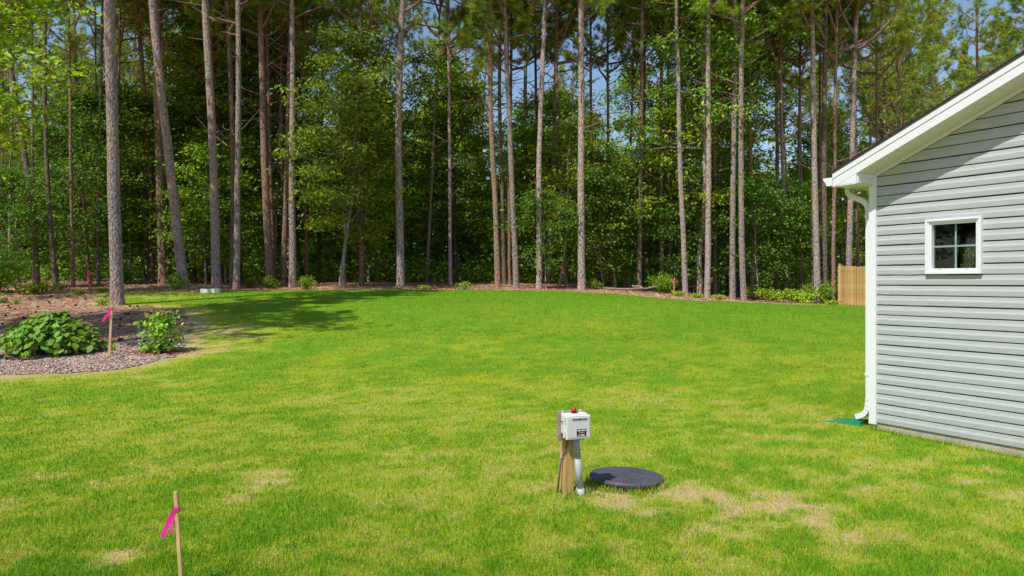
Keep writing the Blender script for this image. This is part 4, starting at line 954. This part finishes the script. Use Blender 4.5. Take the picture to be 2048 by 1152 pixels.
# ------------------------------------------------------------------ survey stakes
plain('stake_wood', (0.56, 0.37, 0.17), .75, .25, 6, .2, 40, scale=(6, 6, .8)); plain('red_stake', (0.55, .16, .10), .75, .2, 6)
m, t, b = new_mat('pink_ribbon'); b.inputs['Base Color'].default_value = (0.95, 0.045, 0.42, 1); b.inputs['Roughness'].default_value = .35
tr = N(t, 'ShaderNodeBsdfTranslucent'); tr.inputs[0].default_value = (1, .08, .5, 1); mx = N(t, 'ShaderNodeMixShader'); mx.inputs[0].default_value = .35
t.links.new(b.outputs[0], mx.inputs[1]); t.links.new(tr.outputs[0], mx.inputs[2]); t.links.new(mx.outputs[0], t.nodes['Material Output'].inputs[0]); MATS['pink_ribbon'] = m
def ribbon(mb, pts, w):
    P = np.array(pts, float); T = unit(np.gradient(P, axis=0)); S = unit(np.cross(T, np.array([0, 1, 0.25]))) * w / 2
    n = len(P); off = np.array([0, .0006, 0]); V = np.vstack([P - S, P + S, P - S + off, P + S + off]); 
    Fs = [(i, i + 1, n + i + 1, n + i) for i in range(n - 1)] + [(2 * n + i, 3 * n + i, 3 * n + i + 1, 2 * n + i + 1) for i in range(n - 1)]
    mb.add(V, Fs)
def stake(label, foot, top, d, w, knot, tails, mat='stake_wood'):
    f = at(foot[0], foot[1], d); zg = float(terr(f[0], d)); f[2] = zg; tp = at(top[0], top[1], d)
    r = thing('survey_stake', label, 'stake', tuple(f)); L = tp - f; h = w / 2
    mb = MB(); mb.hexa([(-h, -h * .6, -.15), (h, -h * .6, -.15), (h, h * .6, -.15), (-h, h * .6, -.15), (L[0] - h, L[1] - h * .6, L[2]), (L[0] + h, L[1] - h * .6, L[2]), (L[0] + h, L[1] + h * .6, L[2]), (L[0] - h, L[1] + h * .6, L[2])])
    mb.build('shaft', MATS[mat], r, bevel=w * .1, seg=1)
    k = at(knot[0], knot[1], d) - f; kz = w * .75
    mb = MB(); hh = w * .62
    c0 = k + np.array([0, 0, 0]); mb.hexa([(c0[0] - hh, -hh * .8, c0[2] - kz), (c0[0] + hh, -hh * .8, c0[2] - kz * .8), (c0[0] + hh, hh * .8, c0[2] - kz), (c0[0] - hh, hh * .8, c0[2] - kz * .9), (c0[0] - hh, -hh * .8, c0[2] + kz), (c0[0] + hh, -hh * .8, c0[2] + kz * .6), (c0[0] + hh, hh * .8, c0[2] + kz * .8), (c0[0] - hh, hh * .8, c0[2] + kz)])
    kn = mb.build('ribbon', MATS['pink_ribbon'], r, bevel=w * .18)
    for tl in tails:
        pts = [k + np.array([-w * .3, -hh * .9, 0])] + [at(p[0], p[1], d) - f + np.array([0, -hh * 1.0, 0]) for p in tl[0]]
        P = np.array(pts); tt = np.linspace(0, 1, 8); s = np.linspace(0, 1, len(P)); P = np.stack([np.interp(tt, s, P[:, i]) for i in range(3)], -1); P[:, 1] += np.sin(tt * 5) * w * .25
        mb = MB(); ribbon(mb, P, tl[1]); link('ribbon_tail', mb.mesh('ribbon_tail', True), MATS['pink_ribbon'], kn)
    return r
stake('wooden stake with pink ribbon in the grass at the lower left', (367, 1190), (351, 983), 4.0, .022, (354, 1018), [([(342, 1035), (333, 1058), (328, 1073)], .024), ([(347, 1035), (345, 1050), (347, 1065)], .014)])
d2 = G(218, 713)[1]
stake('pale wooden stake with pink ribbon standing in the mulch bed', (218, 713), (224, 611), d2, .045, (223, 617), [([(219, 626), (213, 634), (207, 643)], .042), ([(221, 626), (221, 634)], .026)])
stake('red stake with pink flag at the left edge of the woods', (179, 576), (179, 540), 29.5, .06, (179, 545), [([(178, 548), (177, 552)], .10)], 'red_stake')
stake('small wooden stake with pink ribbon right of the fallen logs', (1347, 592), (1349, 556), 32.5, .045, (1348, 561), [([(1347, 564), (1347, 568)], .06)])

# ------------------------------------------------------------------ concrete block at the far lawn edge
p = G(421, 586); d = p[1]; bw = 36 / F * d
blk = thing('concrete_block', 'pale hollow concrete block lying at the far lawn edge', 'block', (p[0], p[1], p[2]), .08)
mb = MB(); w2 = bw / 2; hh = 8.5 / F * d
for x0, x1 in ((-w2, -w2 + .05), (-.028, .028), (w2 - .05, w2)): mb.box((x0, -.105, -.05), (x1, .105, hh))
for x0, x1 in ((-w2 + .051, -.029), (.029, w2 - .051)):
    mb.box((x0, -.105, -.05), (x1, -.065, hh - .002)); mb.box((x0, .065, -.05), (x1, .105, hh - .002))
plain('block_concrete', (.78, .76, .71), .95, .15, 12, .5, 60)
mb.build('block_body', MATS['block_concrete'], blk)
mb = MB()
for x0, x1 in ((-w2 + .052, -.03), (.03, w2 - .052)): mb.box((x0, -.064, -.05), (x1, .064, hh * .55))
mb.build('core_shade', MATS['black_rubber'], blk)  # black fill stands in for the shade inside the hollow cells

# ------------------------------------------------------------------ wooden fence
plain('fence_wood', (0.54, 0.32, 0.115), .8, .3, 3.0, .3, 20, scale=(9, 9, 1.0)); 
m = MATS['fence_wood']; t = m.node_tree; b = t.nodes['Principled BSDF']; oi = N(t, 'ShaderNodeObjectInfo'); hsn = N(t, 'ShaderNodeHueSaturation'); mr = N(t, 'ShaderNodeMapRange'); t.links.new(oi.outputs['Random'], mr.inputs[0]); mr.inputs[3].default_value = .78; mr.inputs[4].default_value = 1.15
src = b.inputs['Base Color'].links[0].from_socket; t.links.new(src, hsn.inputs['Color']); t.links.new(mr.outputs[0], hsn.inputs['Value']); t.links.new(hsn.outputs[0], b.inputs['Base Color'])
DF = 33.0; fx0 = (1676 - 1024) / F * DF; fdir = -0.035
fence = thing('wooden_fence', 'new wooden privacy fence seen past the corner of the house', 'fence', (fx0, DF, float(terr(fx0, DF))))
pw = .142
def picket_mesh(h):
    mb = MB(); c_ = .03; P = [(0, 0), (pw - .012, 0), (pw - .012, h - c_), (pw - .012 - c_, h), (c_, h), (0, h - c_)]
    slab(mb, lambda u, z, o: (u, o, z), P, 0, .016); return mb.mesh('picket')
pm = [picket_mesh(h) for h in (1.80, 1.815, 1.79, 1.805)]
ztop = HC + (HOR - 531.5) * DF / F
for k in range(46):
    x_ = k * pw; zg = float(terr(fx0 + x_, DF + fdir * x_)); o = link('picket', pm[k % 4], MATS['fence_wood'], fence, (x_, fdir * x_ + (.0 if k % 2 else -.007), ztop - 1.80 - fence.location.z - .004 * k + rng.normal(0, .004)))
for k in range(3):
    mb = MB(); z_ = ztop - fence.location.z - 1.80 + [.2, .85, 1.5][k]; mb.hexa([(0, .018, z_), (6.5, .018 + fdir * 6.5, z_ - .18), (6.5, .056 + fdir * 6.5, z_ - .18), (0, .056, z_), (0, .018, z_ + .085), (6.5, .018 + fdir * 6.5, z_ - .095), (6.5, .056 + fdir * 6.5, z_ - .095), (0, .056, z_ + .085)]); mb.build('rail', MATS['fence_wood'], fence)
for x_ in (.08, 2.5, 4.9):
    mb = MB(); y_ = fdir * x_ + .058; mb.box((x_, y_, -.4), (x_ + .09, y_ + .09, ztop - fence.location.z + .10)); mb.build('post', MATS['fence_wood'], fence)

# ------------------------------------------------------------------ fallen logs
def logthing(label, segs, d, mat='dead_wood', name='fallen_log', raise_=0.0):
    f = at(segs[0][0][0][0], segs[0][0][0][1], d); zg = float(terr(f[0], d))
    r = thing(name, label, 'log', (f[0], f[1], zg))
    for k, (pts, w0, w1) in enumerate(segs):
        P = []
        for p in pts:
            q = at(p[0], p[1], d); g_ = float(terr(q[0], d)); P.append([q[0] - f[0], (p[2] if len(p) > 2 else 0.0), max(q[2], g_ + .03) - zg])
        P = np.array(P); tt = np.linspace(0, 1, 9); s = np.linspace(0, 1, len(P)); P = np.stack([np.interp(tt, s, P[:, i]) for i in range(3)], -1); P[1:-1] += rng.normal(0, .012, (7, 3))
        mb = MB(); mb.tube(P, np.linspace(w0, w1, 9) * .5 * d / F, 9, .06, seed=k); mb.build('trunk' if k == 0 else 'limb', MATS[mat], r, True)
    return r
logthing('long pale fallen log with a forked limb at the woods edge', [([(1212, 581), (1236, 579), (1262, 578), (1292, 576), (1320, 573, .3)], 4.5, 4.0), ([(1286, 576), (1275, 573), (1264, 571)], 4.5, 3.0), ([(1240, 582), (1265, 582.5), (1285, 580)], 2.2, 2.0)], 33.0)
logthing('thin bent fallen branch at the left end of the logs', [([(1222, 580), (1205, 576), (1184, 574), (1178, 576)], 3.2, 2.2), ([(1186, 572), (1178, 567), (1171, 563)], 2.0, 1.6)], 32.6, name='fallen_branch')
logthing('reddish fallen log behind the small stake', [([(1365, 575), (1385, 573), (1408, 574)], 4.5, 4.0)], 36.5)
logthing('grey fallen stick lying at the right woods edge', [([(1512, 603), (1545, 603), (1585, 602)], 2.0, 1.5)], 32.0, name='fallen_branch')

# ------------------------------------------------------------------ shrubs and ground plants
# big broad leaved shrub: leaves are pieces of their own
rg = np.random.default_rng(77)
def big_leaf(size, cup, pal):
    L = 9; V = [(0, 0, 0)]; outline = [(.12, .20), (.35, .38), (.62, .36), (.85, .2), (1.0, 0)]
    mid = [(x, 0, -.10 * x * x * cup) for x in (0, .12, .35, .62, .85, 1.0)]
    V = []; 
    for x, y, z in mid: V.append((x, 0, z))
    for (x, w) in outline[:4]: V.append((x, w, -.10 * x * x * cup + .13 * w * cup))
    for (x, w) in outline[:4]: V.append((x, -w, -.10 * x * x * cup + .13 * w * cup))
    T = [(0, 1, 6), (1, 2, 7), (1, 7, 6), (2, 3, 8), (2, 8, 7), (3, 4, 9), (3, 9, 8), (4, 5, 9), (0, 10, 1), (1, 11, 2), (1, 10, 11), (2, 12, 3), (2, 11, 12), (3, 13, 4), (3, 12, 13), (4, 13, 5)]
    V = np.array(V) * size; c = np.tile(pal, (len(V), 1)); c[:6] *= 1.25
    me = fastmesh('leaf', V, np.array(T), c, True); me.materials.append(MATS['shrub_leaf']); return me
leaf_meshes = [big_leaf(s, cu, np.array(p_)) for s, cu, p_ in ((.17, 1, (.15, .29, .026)), (.15, 1.6, (.19, .34, .035)), (.19, .6, (.12, .25, .024)), (.13, 1.2, (.24, .38, .045)))]
S = G(68, 716); SX, SY = S[0], S[1] + .45
sh = thing('broadleaf_shrub', 'wide leafy green shrub in the mulch bed at the left edge', 'shrub', (SX, SY, float(terr(SX, SY))))
nL = 2000; th = rg.random(nL) * 6.283; ph = rg.random(nL) ** .75; rr = .72 + .28 * rg.random(nL)
lob = 1 + .16 * np.sin(3 * th + 1) + .10 * np.sin(7 * th); el = ph * math.pi / 2
Px = 1.02 * rr * lob * np.cos(el); P = np.stack([.98 * Px * np.cos(th), Px * np.sin(th) * .8, .72 * rr * np.sin(el) * (1 + .10 * np.sin(4 * th)) + .06], -1)
P[:, 2] *= np.interp(P[:, 0], [-1.1, .2, 1.1], [.85, 1.05, .75])
out = unit(P * np.array([1, 1, 1.3])); order = np.argsort(P[:, 1] - P[:, 2] * .8)
stems = [tube(np.array([(0, 0, -.03), P[i] * np.array([.5, .5, .45]), P[i] * .95]), [.012, .008, .004], 4) for i in range(0, nL, 18)]
Vt, Qt = join_tubes(stems); link('stems', fastmesh('stems', Vt, Qt, None, True), MATS['bark_dark'], sh)
def leaf_quat(nrm, rg):
    t_ = np.cross(nrm, rg.normal(0, 1, 3)); t_ = unit(t_); t_[2] -= .35; t_ = unit(t_); b2 = unit(np.cross(nrm, t_)); n2 = np.cross(t_, b2)
    return Matrix(((t_[0], b2[0], n2[0]), (t_[1], b2[1], n2[1]), (t_[2], b2[2], n2[2])))
restV, restT, restC, nV = [], [], [], 0
for j, i in enumerate(order):
    nrm = unit(out[i] * .8 + np.array([-.30, -.45, .70]) + rg.normal(0, .34, 3)); M = leaf_quat(nrm, rg); me = leaf_meshes[int(rg.integers(4))]; sc_ = rg.uniform(.58, 1.0)
    if j < 290:
        o = link('leaf', me, None, sh, tuple(P[i])); o.rotation_mode = 'QUATERNION'; o.rotation_quaternion = M.to_quaternion(); o.scale = (sc_,) * 3
    else:
        co = np.array([v_.co[:] for v_ in me.vertices]) * sc_; V = co @ np.array(M).T + P[i]; restV.append(V)
        restT.append(np.array([p_.vertices[:] for p_ in me.polygons]) + nV); cc_ = np.empty(len(V) * 4, np.float32); me.color_attributes['col'].data.foreach_get('color', cc_); restC.append(cc_.reshape(-1, 4)[:, :3]); nV += len(V)
o = link('foliage', fastmesh('foliage', np.vstack(restV), np.vstack(restT), np.vstack(restC), True), MATS['shrub_leaf'], sh); o['kind'] = 'stuff'
# young upright shrub at the bed edge
S2 = G(320, 706); s2 = thing('young_shrub', 'small upright light green shrub with reddish tips at the bed edge', 'shrub', tuple(S2))
n = 620; P = np.stack([rg.normal(0, .165, n), rg.normal(0, .165, n), .06 + .80 * rg.random(n) ** .9], -1); P[:, :2] *= np.interp(P[:, 2], [0, .25, .6, .9], [.85, 1.1, 1.0, .5])[:, None]; P[:, 0] += .03
lowl = np.stack([-.28 + rg.normal(0, .06, 40), rg.normal(0, .06, 40), .07 + .12 * rg.random(40)], -1); P = np.vstack([P, lowl])
pal = np.array([(.27, .44, .04), (.33, .50, .055), (.20, .36, .035), (.38, .52, .07)])
V, T, C = leaf_cards(rg, P, .095, pal, up=.5, aspect=.8); hi_ = np.repeat(P[:, 2] > .78, 4) & np.repeat(rg.random(len(P)) < .6, 4); C[hi_] = np.array([.30, .17, .06])
link('crown', fastmesh('crown', V, T, C), MATS['young_leaf'], s2)
Vt, Qt = join_tubes([tube(np.array([(0, 0, -.03), (a_ * .4, b2 * .4, .3), (a_, b2, z_)]), [.010, .008, .004], 5) for a_, b2, z_ in ((.03, .02, .86), (-.12, .05, .6), (.15, -.06, .62), (.05, -.1, .7), (-.28, .0, .16))])
link('stems', fastmesh('stems', Vt, Qt, None, True), MATS['bark_red'], s2)
x = S2[0] + rng.normal(0, .28, 900); y = S2[1] - .05 + rng.normal(0, .16, 900); C = np.array([(.30, .085, .045), (.42, .15, .07), (.20, .06, .04)])[rng.integers(0, 3, 900)]
V, Fq, C = flat_bits(x, y, .03 + .04 * rng.random(900), .012 + .01 * rng.random(900), C, .8, .012)
o = link('red_mulch', fastmesh('red_mulch', V, Fq, C), MATS['litter']); o['kind'] = 'stuff'; tag(o, 'reddish bark chips around the foot of the young shrub', 'mulch')
# low plants
BV = []
for sd, R, H, nl, sz, pal in ((1, .75, .5, 700, .11, HARD_Y), (2, .45, .22, 260, .09, HARD_Y), (3, .5, .75, 650, .12, HARD), (4, 1.0, 1.3, 2000, .11, HARD), (5, .35, .30, 200, .08, HARD)):
    (tv, tq), (v, t_, c) = bush(300 + sd, R, H, nl, sz, pal); a = fastmesh('stems', tv, tq, None, True); a.materials.append(MATS['bark_dark']); b = fastmesh('leaves', v, t_, c); b.materials.append(MATS['leaf']); BV.append((a, b))
def plant(i, px, row, label, d=None, sc=1.0, name='low_bush', cat='bush', group=None):
    p = G(px, row) if d is None else np.array([(px - 1024) / F * d, d, 0]); p[2] = float(terr(p[0], p[1]))
    r = thing(name, label, cat, tuple(p), rng.uniform(-1, 1), group); r.scale = (sc,) * 3; link('stems', BV[i][0], None, r); link('crown', BV[i][1], None, r)
plant(0, 62, 586, 'spreading light green bush on the pine straw at the far left', 26, 1.0)
plant(1, 160, 586, 'low patch of green weeds left of the nearest pine', 26, .8, 'weed_patch', 'weeds')
plant(1, 205, 581, 'small weeds at the woods edge left of the nearest pine', 28, .7, 'weed_patch', 'weeds')
plant(4, 206, 611, 'tiny pale seedling at the foot of the nearest pine', None, .8, 'seedling', 'seedling')
plant(4, 6, 607, 'tiny pale weed at the left edge of the pine straw', None, .7, 'seedling', 'seedling')
plant(4, 33, 608, 'tiny green weed near the left edge on the pine straw', None, .6, 'seedling', 'seedling')
plant(4, 122, 575, 'small weed at the foot of the thin bent dark pine', 29, 1.1, 'seedling', 'seedling')
plant(2, 352, 575, 'dark seedling bush at the foot of the big leaning pine', 30.5, .85)
plant(2, 541, 571, 'small dark bush at the foot of the reddish brown pair of pines', 31.5, .7)
plant(2, 612, 574, 'bright green seedling right of the upright grey brown pine', 30.8, .75)
plant(1, 850, 574, 'low weeds on the pine straw right of the large grey pine', 31, .8, 'weed_patch', 'weeds')
plant(4, 928, 576, 'small weeds at the woods edge left of the brown forked pine', 31, 1.2, 'weed_patch', 'weeds')
plant(2, 500, 572, 'faint small seedling left of the reddish brown pair', 32, .6, 'seedling', 'seedling')
plant(3, 1328, 585, 'leafy bush directly behind the small stake by the logs', 34, .7)
plant(1, 1358, 596, 'low green weeds at the foot of the small stake', 31.8, .95, 'weed_patch', 'weeds')
plant(1, 1395, 600, 'low green weeds between the small stake and the grey trunk', 31.0, .9, 'weed_patch', 'weeds')
plant(1, 1440, 598, 'low green weeds left of the close pair of pines', 31.5, .9, 'weed_patch', 'weeds')
plant(3, 1640, 598, 'round light green bush left of the wooden fence', 33.5, .78)
plant(0, 1600, 600, 'spreading green bush left of the round light green bush', 33, 1.2)
plant(0, 1545, 601, 'spreading green bush right of the slim pale sapling', 33, 1.1)
plant(1, 1664, 606, 'low green weeds at the left end of the fence', 32, 1.0, 'weed_patch', 'weeds')
plant(2, 1512, 590, 'leafy seedling just right of the close pair of pines', 33, .9)
plant(3, -8, 565, 'yellow green bush reaching in at the left edge', 27, 1.3)
plant(3, 250, 572, 'dark bush in the shade right behind the nearest pine', 36, .9)
plant(2, 1188, 578, 'small weed by the thick pale pine at the logs', 32.4, .6, 'seedling', 'seedling')
# pine cones on the straw
mb = MB(); V, Fs = lathe([(.004, 0), (.028, .012), (.022, .018), (.038, .030), (.030, .037), (.036, .050), (.026, .057), (.026, .066), (.010, .078), (0.0, .082)], 8); mb.add(V, Fs); cone_me = mb.mesh('pine_cone'); plain('cone_scales', (.075, .045, .03), .9, .3, 20); cone_me.materials.append(MATS['cone_scales'])
nc = 0
while nc < 46:
    px = rng.uniform(5, 330); row = rng.uniform(594, 690); p = G(px, row)
    if region(np.array([p[0]]), np.array([p[1]]))[0] != 1: continue
    o = link('pine_cone', cone_me, None, None, (p[0], p[1], float(terr(p[0], p[1])) + .036)); o.rotation_euler = (1.45, rng.random() * .4, rng.random() * 6.28); o.scale = (1.0,) * 3
    tag(o, 'dark fallen pine cone lying on the pine straw bed', 'pine cone', 'pine cones on the bed'); nc += 1
